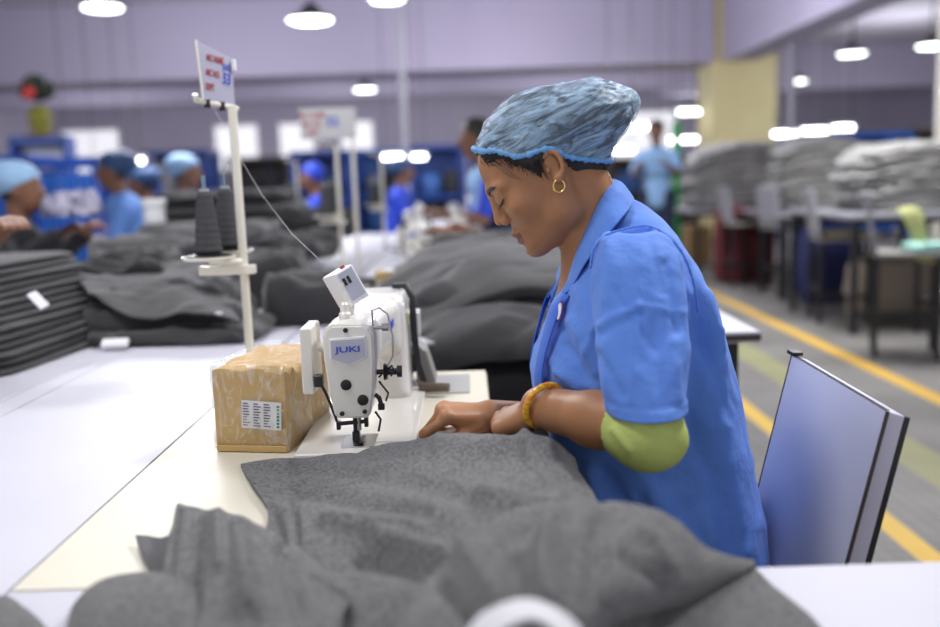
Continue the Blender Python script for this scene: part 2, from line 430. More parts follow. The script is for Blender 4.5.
# ---- high bay lamps
def lamp_proto():
    root = empty('ceiling_lamp', (0, 0, 0))
    MB().lathe([(.05, .12), (.08, .115), (.10, .05), (.225, 0), (.235, -.03), (.22, -.03), (.215, -.005)], n=32).build('lamp_housing', M['dark_steel'], root, world=False)
    MB().lathe([(.01, -.012), (.20, -.012), (.212, -.03), (.19, -.045), (.01, -.05)], n=32).build('diffuser', M['emit_white'], root, world=False)
    MB().tube([(0, 0, .12), (0, 0, 1.26)], .012).build('hanging_rod', M['dark_steel'], root, world=False)
    return root
LP = [(311, 17, 9.6, 'large white ceiling lamp near the top left centre with its dark housing in view'),
      (102, 5, 10.6, 'white ceiling lamp cut by the top edge above the far left workers'),
      (387, -3, 12.0, 'ceiling lamp at the very top edge, just its glowing rim in view'),
      (365, 88, 18.3, 'small round glowing lamp hanging above the far white sign'),
      (852, 52, 15.0, 'round ceiling lamp hanging right of the yellow column'),
      (932, 44, 14.4, 'ceiling lamp at the right edge of the far bay'),
      (798, 80, 22.0, 'tiny distant ceiling lamp beside the yellow column')]
lp0 = lamp_proto()
for i, (x, y, Y, lb) in enumerate(LP):
    o = lp0 if i == 0 else copy_tree(lp0)
    o.location = P(x, y, Y); tag(o, lb, 'ceiling lamp', 'hanging ceiling lamps')

# ---- tube light fixtures
def tube_proto(L, zt):
    root = empty('tube_light')
    MB().box((0, 0, .05), (L, .10, .04), bev=.008).build('fixture_body', M['white_plastic'], root, world=False)
    MB().tube([(-L/2+.03, 0, 0), (L/2-.03, 0, 0)], .03).build('glowing_tube', M['emit_tube'], root, world=False)
    for s in (-1, 1): MB().tube([(s*L*.35, 0, .07), (s*L*.35, 0, zt)], .006).build('hanging_wire', M['dark_steel'], root, world=False)
    return root
TL = [(81, 161, 13.5, .55, 'short bright tube light over the blue racks at far left'),
      (131, 161, 13.5, .42, 'bright tube light just right of the blue shirted worker head'),
      (395, 157, 15, .45, 'tube light low in the centre distance beside the conduit pole'),
      (419, 157, 15, .28, 'shorter tube light in the centre distance right of the pole'),
      (645, 127, 13, .55, 'wide bright tube light nearest behind the hairnet'),
      (689, 112, 16.5, .42, 'bright tube light highest of those left of the column'),
      (683, 140, 15, .5, 'bright tube light lowest of those left of the column'),
      (620, 150, 11.5, .4, 'bright tube light low behind the hairnet tip'),
      (785, 134, 14, .40, 'first of three tube lights in line right of the column'),
      (815, 131, 14, .42, 'middle of three tube lights in line right of the column'),
      (843, 128, 14, .36, 'last of three tube lights in line right of the column')]
for x, y, Y, L, lb in TL:
    o = tube_proto(L, 4.3-P(x, y, Y).z); o.location = P(x, y, Y); tag(o, lb, 'tube light', 'tube lights in the distance')

M['pole_grey'] = mat('pole_grey', (.42, .42, .47), .6)
# ---- conduit poles dropping from the ceiling
for x, y0, Y, r_, lb in ((408, 215, 13, .045, 'pale vertical conduit pole rising behind the far sewing machines'),
                     (791, 135, 14, .045, 'thin pale pole right of the yellow column'),
                     (938, 200, 8.2, .05, 'cream pole at the right edge of the picture')):
    p = P(x, y0, Y); root = empty('conduit_pole', (p.x, Y, 0), 0, lb, 'pole')
    MB().tube([(0, 0, 0), (0, 0, 4.29)], r_, 14).build('pole', M['cream_paint'] if x > 900 else M['pole_grey'], root, world=False)
    MB().lathe([(r_*2.2, 0), (r_*2.2, .02), (r_*1.2, .03)], n=16).build('floor_flange', M['steel'], root, world=False)

# ================================================================ TABLES
def table(name, x0, x1, y0, y1, z, m, label, th=.028, legs=True, cat='table', edge=None, group=None, leg_mat=None):
    root = empty(name, ((x0+x1)/2, (y0+y1)/2, 0), 0, label, cat, group)
    MB().box(((x0+x1)/2, (y0+y1)/2, z-th/2), (x1-x0, y1-y0, th), bev=.001).build('tabletop', m, root)
    if edge: MB().box(((x0+x1)/2, (y0+y1)/2, z-th/2-.001), (x1-x0+.006, y1-y0+.006, th*.6)).build('edge_band', edge, root)
    lm = leg_mat or M['black_metal']
    if legs:
        for sx in (x0+.06, x1-.06):
            for sy in (y0+.06, y1-.06):
                MB().box((sx, sy, (z-th)/2), (.04, .04, z-th), bev=.003).build('leg', lm, root)
        fr = MB()
        for sy in (y0+.06, y1-.06): fr.box(((x0+x1)/2, sy, z-th-.02), (x1-x0-.16, .03, .038))
        for sx in (x0+.06, x1-.06): fr.box((sx, (y0+y1)/2, z-th-.02), (.03, y1-y0-.16, .038))
        fr.build('apron_frame', lm, root)
        MB().box(((x0+x1)/2, y0+.06, .14), (x1-x0-.16, .03, .03)).build('stretcher', lm, root)
    return root
TZ = .76
mt = table('sewing_table', -.478, .028, .884, 1.892, TZ, M['cream_laminate'], 'cream sewing machine table carrying the white machine and the carton', edge=mat('cream_edge', (.50, .47, .38), .5))
# grey tray plate let into the far end of the table, right of the machine
MB().box((-.055, 1.765, TZ+.001), (.10, .16, .004), bev=.001).build('inset_plate', mat('grey_plate', (.42, .42, .40), .4), mt)
table('side_table', -.478, 1.30, .30, .880, TZ, M['white_laminate'], 'near white table in front of the operator, cut by the bottom edge', edge=M['edge_dark'])
table('side_table', -.474, .722, 2.25, 3.35, TZ, M['white_laminate'], 'white table behind the operator, its corner showing past her back', edge=M['edge_dark'], group=None)
table('sewing_table', -.47, .45, 3.9, 5.9, TZ, M['white_laminate'], 'white table of the next sewing machines beyond the charcoal pile', edge=M['edge_dark'])
table('sewing_table', -.47, .9, 6.2, 9.6, TZ, M['white_laminate'], 'farthest white sewing table in the centre row', edge=M['edge_dark'])
wb = table('work_bench', -1.45, -.4812, .45, 3.0, TZ, M['white_laminate'], 'long white bench left of the cream table', edge=None)
table('work_bench', -1.7, -.482, 3.01, 7.2, TZ, M['white_laminate'], 'far part of the white bench under the dark garment heaps', edge=None)
table('small_table', -2.75, -1.85, 3.55, 4.7, .74, M['white_laminate'], 'pale table at the left edge behind the folded stack', edge=None)
# shallow joint in the bench top
struct2 = MB().box((-.86, 1.72, TZ+.0006), (.004, 2.5, .001)).build('seam_line', mat('seam_grey', (.5, .5, .56), .5), wb)
# clear film lying on the bench
def film():
    nz = make_noise(31, f0=9); rows = []
    for Y in (.95, 1.2, 1.5, 1.8, 2.1): rows.append([(x+.02*math.sin(Y*9+x*5), Y+.03*math.sin(x*11), TZ+.0035) for x in (-1.42, -1.25, -1.05, -.90)])
    m = mat('clear_film', (.95, .95, 1), .08, spec=.6, alpha=.16)
    o = sheet('plastic_film', rows, m, None, 90, 90, .0008, nz, amp=.0022)
    tag(o, 'clear plastic film lying rumpled on the left of the white bench', 'plastic film')
film()
# ================================================================ SEWING MACHINE
DG = None
def text_mesh(name, s, size, m, parent, M4, depth=.0004, align='CENTER', bold=False, sx=1.0):
    c = bpy.data.curves.new(name, 'FONT'); c.body = s; c.size = size; c.extrude = depth; c.align_x = align; c.align_y = 'CENTER'
    if bold: c.offset = size*.022
    t = bpy.data.objects.new(name+'_tmp', c); C.objects.link(t)
    dg = bpy.context.evaluated_depsgraph_get(); me = bpy.data.meshes.new_from_object(t.evaluated_get(dg))
    bpy.data.objects.remove(t, do_unlink=True); me.name = name
    me.transform(M4 @ Matrix.Diagonal((sx, 1, 1, 1))); me.materials.clear(); me.materials.append(m)
    o = bpy.data.objects.new(name, me); C.objects.link(o); o.parent = parent
    return o
def frame(c, right, up):
    right = Vector(right).normalized(); up = Vector(up); n = right.cross(up).normalized(); up = n.cross(right)
    m = Matrix((right, up, n)).transposed().to_4x4(); m.translation = Vector(c); return m

def sewing_machine(simple=False):
    mw = M['machine_white']; b = dict(world=False)
    root = empty('sewing_machine')
    bed = MB().box((-.003, .185, .006), (.176, .49, .012), bev=.005).build('bed', mw, root, **b)
    MB().box((0, .0, .0128), (.05, .07, .0016), bev=.0006).build('needle_plate', M['steel'], bed, **b)
    MB().box((.045, .19, .0125), (.06, .40, .001)).build('slide_plate', mw, bed, **b)
    # arm and column: lofted rounded sections
    def sec(y, x0, x1, z0, z1, r_=.018):
        pts = []
        for cx, cz, a0 in ((x1-r_, z1-r_, 0), (x0+r_, z1-r_, 90), (x0+r_, z0+r_, 180), (x1-r_, z0+r_, 270)):
            for k in range(7):
                a = R(a0+15*k); pts.append(Vector((cx+r_*math.cos(a), y, cz+r_*math.sin(a))))
        return pts
    rings = [sec(.048, -.036, .030, .112, .195), sec(.08, -.034, .033, .120, .194, .020), sec(.16, -.033, .036, .120, .192, .022), sec(.24, -.036, .042, .110, .193, .024), sec(.285, -.042, .050, .080, .196, .026)]
    loft('arm', [r_ for r_ in rings], mw, root, True)
    cr = []
    for z, y0, x0, x1 in ((.010, .262, -.052, .062), (.03, .272, -.050, .059), (.08, .280, -.047, .057), (.14, .272, -.044, .056), (.176, .268, -.042, .055), (.194, .274, -.038, .050), (.199, .290, -.028, .040)):
        pts = []; y1 = .425 if z < .192 else .408; r_ = .02
        for cx, cy, a0 in ((x1-r_, y1-r_, 0), (x0+r_, y1-r_, 90), (x0+r_, y0+r_, 180), (x1-r_, y0+r_, 270)):
            for k in range(7):
                a = R(a0+15*k); pts.append(Vector((cx+r_*math.cos(a), cy+r_*math.sin(a), z)))
        cr.append(pts)
    loft('column', cr, mw, root)
    # head: outline in XZ pushed back
    ol = [(-.027, .056), (.016, .055), (.022, .062), (.0285, .095), (.0320, .145), (.0315, .180), (.026, .193), (.016, .1975), (-.030, .1975), (-.039, .192), (-.0435, .180), (-.043, .145), (-.0385, .095), (-.032, .062)]
    hd = MB().prism([(x, -.030, z) for x, z in ol], (0, .085, 0), bev=.007).build('head', mw, root, **b)
    fp = [((x+.0057)*.93-.0057, (z-.127)*.95+.127) for x, z in ol]
    MB().prism([(x, -.034, z) for x, z in fp], (0, .006, 0), bev=.0025).build('face_plate', mw, hd, **b)
    bd = [(-.033, .1765), (.020, .1795), (.0215, .148), (-.005, .1355), (-.033, .1450)]
    MB().prism([(x, -.0365, z) for x, z in bd], (0, .004, 0), bev=.0015).build('badge_rim', M['white_plastic'], hd, **b)
    bi = [(-.0305, .1735), (.0178, .1762), (.0188, .1498), (-.005, .1387), (-.0305, .1475)]
    MB().prism([(x, -.0374, z) for x, z in bi], (0, .002, 0)).build('badge', mat('badge_grey', (.55, .55, .62), .35) if 'bg' not in M else M['bg'], hd, **b)
    text_mesh('badge_lettering', 'JUKI', .0118, M['ink_blue'], hd, frame((-.006, -.0377, .1605), (1, 0, .02), (0, 0, 1)), bold=True, sx=1.65)
    for x, z, r_ in ((-.0085, .1885, .0036), (-.012, .1075, .0080), (.0115, .0840, .0082), (-.020, .0645, .0036), (.0135, .0665, .0034)):
        MB().lathe([(r_, 0), (r_, .0022), (r_*.8, .003)], (x, -.0335, z), 20, Matrix.Rotation(R(90), 3, 'X')).build('screw_plug', M['black_metal'], hd, **b)
    # needle works
    MB().tube([(0, .0, .06), (0, .0, .030)], .0035).tube([(0, 0, .031), (0, 0, .004)], .0011).build('needle_bar', M['steel'], root, **b)
    pf = MB().tube([(-.006, .006, .06), (-.006, .006, .022)], .0042).box((-.006, .004, .020), (.011, .012, .014), bev=.002)
    pf.tube([(-.004, .002, .018), (0, -.004, .010), (.010, -.012, .008)], .003).box((.004, -.008, .0165), (.007, .036, .003), bev=.001)
    pf.build('presser_foot', M['dark_steel'], root, **b)
    MB().tube([(-.034, .0, .040), (.014, .0, .043)], .0032).box((-.031, 0, .038), (.006, .012, .012), bev=.001).box((.011, 0, .042), (.006, .01, .014), bev=.001).build('thread_guide_bar', M['dark_steel'], root, **b)
    if True:
        MB().tube([(.026, -.010, .060), (.034, -.012, .048), (.030, -.013, .030)], .0018).build('finger_guard', M['dark_steel'], root, **b)
    # thread post on top and knob on the left side
    MB().lathe([(.009, 0), (.009, .010), (.0065, .013), (.0065, .024), (.004, .027)], (-.016, .02, .1955), 20).tube([(-.016, .02, .22), (-.017, .02, .252)], .0018).build('thread_post', M['machine_white'], root, **b)
    MB().lathe([(.010, 0), (.010, .012), (.0075, .014), (.0075, .018)], (-.038, .006, .158), 20, Matrix.Rotation(R(-90), 3, 'Y')).build('adjusting_knob', mw, root, **b)
    # tension assembly on the operator side
    X = Matrix.Rotation(R(90), 3, 'Y')
    MB().lathe([(.004, 0), (.004, .010), (.0125, .011), (.0135, .013), (.0115, .014), (.0125, .016), (.005, .018), (.005, .030), (.009, .031), (.009, .038)], (.030, .0, .118), 20, X).build('tension_disc', M['dark_steel'], root, **b)
    MB().tube([(.032, .01, .108), (.054, -.004, .128), (.058, -.012, .121), (.052, -.014, .114)], .0016).tube([(.034, -.01, .106), (.048, -.02, .090), (.044, -.02, .078)], .0016).build('check_spring', M['dark_steel'], root, **b)
    MB().lathe([(.003, 0), (.003, .012), (.006, .013), (.006, .022)], (.029, -.004, .186), 16, X).build('thread_guide', M['steel'], root, **b)
    MB().tube([(.029, -.012, .190), (.029, -.016, .214), (.040, -.018, .218), (.052, -.018, .208), (.058, -.018, .175), (.057, -.018, .145), (.048, -.016, .130)], .0013).build('wire_guard', M['steel'], root, **b)
    MB().tube([(.027, .004, .082), (.033, -.008, .080), (.036, -.012, .070)], .0035).box((.036, -.013, .068), (.010, .006, .010), bev=.002).build('thread_lever', M['dark_steel'], root, **b)
    # slim cover box beside the head
    MB().box((-.070, .02, .141), (.018, .08, .100), bev=.005).build('side_cover', mw, root, **b)
    MB().box((-.054, -.018, .112), (.013, .016, .018), bev=.003).tube([(-.05, -.02, .105), (-.044, -.018, .09), (-.036, -.01, .06), (-.033, -.004, .045)], .0022).build('clamp', M['dark_steel'], root, **b)
    # hand wheel, belt cover, rear cable
    Y90 = Matrix.Rotation(R(-90), 3, 'X')
    MB().lathe([(.02, 0), (.062, 0), (.066, .006), (.066, .020), (.060, .026), (.025, .022), (.02, .03)], (.004, .432, .125), 36, Y90).build('hand_wheel', M['dark_steel'], root, **b)
    MB().box((.066, .385, .130), (.022, .055, .050), bev=.005).build('switch_box', mw, root, **b)
    MB().prism([(.066, .36, .018), (.105, .36, .018), (.088, .36, .080), (.070, .36, .095)], (0, .07, 0), bev=.006).build('belt_cover', mat('grey_cover', (.30, .29, .27), .5) if 'gc' not in M else M['gc'], root, **b)
    MB().tube([(.03, .39, .203), (.055, .36, .206), (.066, .345, .185), (.067, .34, .12), (.072, .34, .06), (.085, .33, .02)], .006).build('cable', M['black_metal'], root, **b)
    MB().tube([(.075, .33, .018), (.10, .325, .017), (.13, .32, .017)], [.012, .009, .008]).build('knee_lever_rod', mat('oiled_steel', (.14, .11, .08), .5, .4), root, **b)
    MB().box((.0400, .20, .160), (.0012, .05, .013)).build('blue_label', M['ink_blue'], root, **b)
    MB().box((.0575, .33, .150), (.0012, .022, .022)).build('yellow_sticker', M['yellow_paint'], root, **b)
    # tilted operating panel on top
    pr = Matrix.Rotation(R(38), 3, 'Z') @ Matrix.Rotation(R(-24), 3, 'Y') @ Matrix.Rotation(R(-12), 3, 'X')
    pn = empty('control_panel', (0, 0, 0)); bpy.data.objects.remove(pn)
    c = Vector((-.020, .075, .240))
    pn = MB().box(c, (.034, .050, .056), M=pr, bev=.004).build('control_panel', M['white_plastic'], root, **b)
    MB().box(c+pr @ Vector((0, -.0255, .002)), (.026, .0012, .046), M=pr).build('display_plate', mat('display_grey', (.45, .47, .55), .3), pn, **b)
    MB().box(c+pr @ Vector((-.001, -.0262, .010)), (.005, .0012, .012), M=pr).box(c+pr @ Vector((-.009, -.0262, .010)), (.005, .0012, .012), M=pr).build('display_digits', M['ink_black'], pn, **b)
    MB().box(c+pr @ Vector((.006, -.012, .030)), (.006, .006, .004), M=pr).build('indicator', M['ink_red'], pn, **b)
    MB().tube([(-.016, .09, .19), (-.018, .082, .222)], .008).build('panel_bracket', M['machine_white'], root, **b)
    return root
M['bg'] = mat('badge_grey', (.50, .50, .58), .35); M['gc'] = mat('grey_cover', (.30, .29, .27), .5)
sm = sewing_machine(); sm.location = (-.173, 1.345, TZ)
tag(sm, 'white sewing machine with blue lettered badge, in focus before the operator', 'sewing machine')

# ================================================================ CARTON
def carton():
    bl, br, fr = T(217.6, 451), T(289, 452.5), T(330, 417)
    bl.z = br.z = fr.z = TZ; d = (fr-br)*1.0; bk = bl+d
    h = P(215.8, 370, bl.y).z-TZ
    m = mat('corrugated_card', (.52, .34, .12), .75, noise=(14, (.62, .42, .17), .3), bump=(90, .25))
    root = empty('carton', (bl+br)/2+d/2, 0, 'brown cardboard carton in clear wrap with a white label', 'carton'); root.location.z = TZ
    # body with a slightly crushed top right edge
    n = 14; V = []; nz = make_noise(4, f0=60)
    ring = [bl, br, br+d, bk]; pts = []
    for i in range(4):
        a, b = ring[i], ring[(i+1) % 4]
        for k in range(n): pts.append(a+(b-a)*(k/n))
    cen = (bl+br+d+bk-bl+bl)/4 if False else (ring[0]+ring[1]+ring[2]+ring[3])/4
    rings = []
    for j, t in enumerate((0, .02, .25, .5, .75, .93, .98, 1.0)):
        rg = []
        for i, p in enumerate(pts):
            q = p.copy(); q.z = TZ+h*t
            if t in (0, 1.0): q = q+(cen-p)*.012
            w = float(nz(np.array(q)))*.0016; q += (q-cen).normalized()*w
            e = max(0, 1-abs(i-(n+4))/7.0)*t**4                      # crushed corner on the right
            q.z -= .014*e*(1+.6*math.sin(i*2.1)); q += (cen-p)*.06*e
            if t == 1.0: q.z += .002*math.sin(i*.9)
            rg.append(q)
        rings.append(rg)
    b = loft('carton_body', rings, m, root)
    me = b.data; bm = bmesh.new(); bm.from_mesh(me)
    for e in bm.edges:
        if len(e.link_faces) == 2 and e.calc_face_angle(0) > R(40): e.smooth = False
    bm.to_mesh(me); bm.free()
    u = (br-bl).normalized(); v = Vector((0, 0, 1)); nrm = Vector((u.y, -u.x, 0))
    # bottom flap edge
    MB().box((bl+br)/2+nrm*.0035+v*(.006), ((br-bl).length*.98, .004, .009), M=Matrix.Rotation(math.atan2(u.y, u.x), 3, 'Z'), bev=.0015).build('flap_edge', m, root)
    L = (br-bl).length
    fm = frame(bl+u*(L*.665)+v*h*.46+nrm*.0035, u+v*-.06, v)
    lab = MB(); V4 = [fm @ Vector((sx*.0315, sy*.0215, 0)) for sx, sy in ((-1, -1), (1, -1), (1, 1), (-1, 1))]
    lab.prism(V4, nrm*.0006); lb = lab.build('shipping_label', M['paper'], root)
    # print on the label: rows of small dark dashes and a green band
    g = MB(); r2 = random.Random(3)
    for cx in range(3):
        for k in range(9):
            w = r2.uniform(.006, .012); x = -.026+cx*.0165; y = .017-k*.0042
            c = fm @ Vector((x+w/2-.003, y, .0009)); g.box(c, (w, .0006, .0014), M=fm.to_3x3() @ Matrix.Rotation(R(90), 3, 'X'))
    g.build('label_print', M['ink_black'], lb)
    g = MB()
    for k in range(7): g.box(fm @ Vector((.0265, .015-k*.0052, .0009)), (.004, .0006, .0034), M=fm.to_3x3() @ Matrix.Rotation(R(90), 3, 'X'))
    g.build('label_green_print', M['ink_green'], lb)
    # glossy wrap: a slightly larger shell
    film_m = bpy.data.materials.new('clear_wrap'); film_m.use_nodes = True; nt = film_m.node_tree; N = nt.nodes; Lk = nt.links; N.remove(N['Principled BSDF'])
    tr_ = N.new('ShaderNodeBsdfTransparent'); gl = N.new('ShaderNodeBsdfGlossy'); gl.inputs['Roughness'].default_value = .22; mx = N.new('ShaderNodeMixShader')
    tc = N.new('ShaderNodeTexCoord'); n_ = N.new('ShaderNodeTexNoise'); n_.inputs['Scale'].default_value = 38; n_.inputs['Detail'].default_value = 6; n_.inputs['Distortion'].default_value = 2.5
    mp = N.new('ShaderNodeMapping'); mp.inputs['Scale'].default_value = (1, 1, .45); Lk.new(tc.outputs['Object'], mp.inputs[0]); Lk.new(mp.outputs[0], n_.inputs['Vector'])
    rm = N.new('ShaderNodeMapRange'); rm.inputs[1].default_value = .45; rm.inputs[2].default_value = .70; rm.inputs[3].default_value = .05; rm.inputs[4].default_value = .45
    Lk.new(n_.outputs['Fac'], rm.inputs[0]); Lk.new(rm.outputs[0], mx.inputs[0]); Lk.new(tr_.outputs[0], mx.inputs[1]); Lk.new(gl.outputs[0], mx.inputs[2])
    bp = N.new('ShaderNodeBump'); bp.inputs['Strength'].default_value = 1; bp.inputs['Distance'].default_value = .006; Lk.new(n_.outputs['Fac'], bp.inputs['Height']); Lk.new(bp.outputs[0], gl.inputs['Normal'])
    Lk.new(mx.outputs[0], N['Material Output'].inputs[0])
    rings = []
    nz2 = make_noise(9, f0=120)
    for j in range(13):
        t = j/12; rg = []
        for i in range(120):
            k = i/120*4; a, b_ = ring[int(k)], ring[(int(k)+1) % 4]; p = a+(b_-a)*(k-int(k)); q = p.copy(); q.z = TZ+.004+h*t
            q += (q-cen).normalized()*(.005+.0022*float(nz2(np.array(q)))); e = max(0, 1-abs(i-39)/14)*t**4; q.z -= .010*e; q += (cen-p)*.05*e
            rg.append(q)
        rings.append(rg)
    rg = [cen.lerp(p, .55)+Vector((0, 0, 0)) for p in rings[-1]]
    for p in rg: p.z = TZ+h+.003
    rings.append(rg); rg2 = [p.lerp(Vector((cen.x, cen.y, TZ+h+.003)), .9) for p in rg]; rings.append(rg2)
    loft('clear_wrap', rings, film_m, root, cap=False)
carton()

# ================================================================ THREAD STAND
def thread_stand():
    Y = 1.83; root_p = P(248, 352, Y)
    bx = root_p.x; cr = M['cream_paint']
    base = Vector((bx+.004, Y, TZ)); top = P(229, 96, Y)
    root = empty('thread_stand', base, 0, 'tall cream thread stand holding two grey cones, behind the carton', 'thread stand')
    t0 = P(232, 106, Y); mid = P(243.5, 262, Y)
    MB().tube([base, Vector((base.x, Y, TZ+.02))], .016, 14).build('base_clamp', M['steel'], root)
    MB().tube([base+Vector((0, 0, .01)), mid, t0], .0088, 16).build('pole', cr, root)
    # spool arms with round plates
    for (px, py, Ys, r_) in ((209, 257.5, Y-.05, .052), (229, 251, Y+.05, .050)):
        c = P(px, py, Ys)
        MB().lathe([(.01, -.004), (r_-.004, -.004), (r_, 0), (r_, .003), (r_-.004, .003), (r_-.006, -.001), (.01, -.001)], c, 40).build('spool_plate', cr, root)
        MB().lathe([(.008, 0), (r_-.010, 0), (r_-.009, .004), (.02, .008), (.008, .008)], c+Vector((0, 0, .0005)), 36).build('spool_cushion', M['black_metal'], root)
        MB().tube([c+Vector((0, 0, -.008)), Vector((mid.x, Y, c.z-.014))], [.006, .008]).tube([c+Vector((0, 0, -.01)), c+Vector((0, 0, .155))], .0032).build('spool_arm', cr, root)
        MB().tube([c+Vector((0, 0, .118)), c+Vector((0, 0, .158))], .0038).build('spool_pin', mat('pin_blue_steel', (.25, .38, .45), .3, .7), root)
    MB().box(mid+Vector((-.03, -.01, -.014)), (.11, .022, .018), bev=.003).build('plate_bracket', cr, root)
    a, b = P(199, 101, Y-.03), P(236, 108, Y+.01)
    MB().tube([a+Vector((-.004, -.01, .012)), a+Vector((-.004, -.004, 0)), a, b, b+Vector((.004, 0, -.004))], .0055).build('thread_hook_bar', cr, root)
    for f in (.22, .62): q = a.lerp(b, f); MB().tube([q+Vector((0, 0, -.010)), q+Vector((0, 0, .006))], .0065, 10).build('eyelet', M['black_metal'], root)
    # the cones
    gm = mat('grey_thread', (.055, .057, .062), .8, bump=(500, .4)); hl = mat('cone_tube_grey', (.42, .44, .48), .5)
    for i, (px, py, Ys, lb) in enumerate(((209, 257.5, Y-.05, 'grey thread cone on the left front plate of the stand'), (229, 251, Y+.05, 'grey thread cone on the right rear plate of the stand'))):
        c = P(px, py, Ys)+Vector((0, 0, .0088)); cone = empty('thread_cone', c, 0, lb, 'thread cone', 'thread cones on the stand')
        prof = []
        for k in range(9):
            z = k*.0128; r_ = .026-.0105*k/8; prof += [(r_*.985, z+.001), (r_*1.03, z+.005), (r_*1.03, z+.009)]
        MB().lathe([(.010, 0)]+prof+[(.010, .119)], c, 32).build('wound_thread', gm, cone, smooth=True)
        MB().lathe([(.0092, .113), (.0092, .124), (.0045, .124), (.0045, .113)], c, 20).build('cone_core', hl, cone)
    # thread running down to the machine
    p0 = P(211, 104, Y-.03); p1 = P(262, 195, 1.70); p2 = P(322, 262, 1.45)
    o = MB().tube([p0, P(225, 128, 1.80), P(243, 163, 1.76), p1, P(292, 234, 1.58), p2], .00035, 5).build('loose_thread', M['paper'], None)
    tag(o, 'pale thread running from the stand top down to the machine', 'thread')
    # sign clipped to the stand
    s0 = P(203, 99, Y-.035); s1 = P(235, 106, Y+.02)
    tl = P(196, 40, Y-.035); tr = P(234, 58, Y+.02); u = (s1-s0)
    sg = empty('name_sign', (s0+s1)/2, 0, 'small white plastic sign with red and blue writing atop the thread stand', 'sign')
    nrm = u.cross(tl-s0).normalized()
    if nrm.y > 0: nrm = -nrm
    tr = tr-nrm*(tr-s0).dot(nrm)
    MB().prism([s0, s1, tr, tl], nrm*-.003, bev=.0008).build('sign_board', mat('sign_lilac_white', (.46, .46, .58), .35), sg)
    MB().tube([s0, tl], .0022).build('sign_edge', cr, sg)
    W_, H_ = u.length, ((tl-s0).length+(tr-s1).length)/2
    fm = frame(s0+nrm*.0014, u, tl-s0)
    def put(s, x, y, size, m, nm, sx=1):
        me = text_mesh(nm, s, size, m, sg, sg.matrix_basis.inverted() @ fm @ Matrix.Translation((x*W_, y*H_, 0)), .0002, 'LEFT', True, sx)
    sg.matrix_basis = Matrix.Translation(sg.location)
    for s, y in (('M/C NAME', .80), ('M/C NO.', .52), ('DEPT', .25)): put(s, .06, y, .0175, M['ink_red'], 'red_lettering', .46)
    put('JUKI', .58, .70, .016, M['ink_blue'], 'blue_lettering', .6); put('53', .58, .47, .030, M['ink_blue'], 'blue_lettering', .62)
    MB().box(fm @ Vector((W_*.88, H_*.78, .003)), (.008, .006, .022), bev=.002).build('sign_clip', M['white_plastic'], sg)
thread_stand()

# ================================================================ OPERATOR'S CHAIR
def operator_chair():
    tf, tn, bn, bf = P(792, 355, 1.475), P(886, 411, 1.135), P(843, 570, 1.10), P(757, 545, 1.45)
    root = empty('operator_chair', (.62, 1.31, 0), 0, 'white laminate chair with tall panel back behind the seated operator', 'chair')
    n = (tn-tf).cross(bn-tn).normalized()
    if n.x < 0: n = -n
    th = .026; bn2 = tn+(bn-tn)*1.85; bf2 = tf+(bn-tn)*1.85+((bf-tf)-(bn-tn))*.3
    fm_ = mat('chair_panel_lilac', (.60, .59, .68), .5, noise=(2.5, (.60, .60, .72), .3))
    bp = MB().prism([tf, tn, bn2, bf2], n*th, bev=.002).build('backrest', fm_, root)
    e = MB()
    for a, b in ((tn, bn2), (tf, tn), (tf, bf2)):
        d = (b-a).normalized(); out = d.cross(n).normalized()
        if out.dot((a+b)/2-(tf+tn+bn2+bf2)/4) < 0: out = -out
        e.prism([a+out*.001-n*.0008, b+out*.001-n*.0008, b+out*.0012+n*.004, a+out*.0012+n*.004], out*.0014)
    e.build('edge_strip', M['edge_dark'], bp)
    MB().prism([tf+n*(th), tn+n*(th), bn2+n*th, bf2+n*th], n*.008, bev=.002).build('back_board', M['black_metal'], bp)
    MB().box(tf+Vector((.004, -.002, .004)), (.016, .03, .006), bev=.001).build('corner_cap', M['black_metal'], bp)
    sx0, sx1, y0, y1, zs = .17, .585, 1.13, 1.50, .455
    MB().box(((sx0+sx1)/2, (y0+y1)/2, zs-.014), (sx1-sx0, y1-y0, .028), bev=.004).build('seat', M['white_laminate'], root)
    for x in (sx0+.03, sx1-.03):
        for y in (y0+.03, y1-.03): MB().box((x, y, (zs-.028)/2), (.028, .028, zs-.028), bev=.002).build('leg', M['black_metal'], root)
    MB().box(((sx0+sx1)/2, y0+.03, .14), (sx1-sx0-.06, .02, .02)).box(((sx0+sx1)/2, y1-.03, .14), (sx1-sx0-.06, .02, .02)).build('stretcher', M['black_metal'], root)
operator_chair()

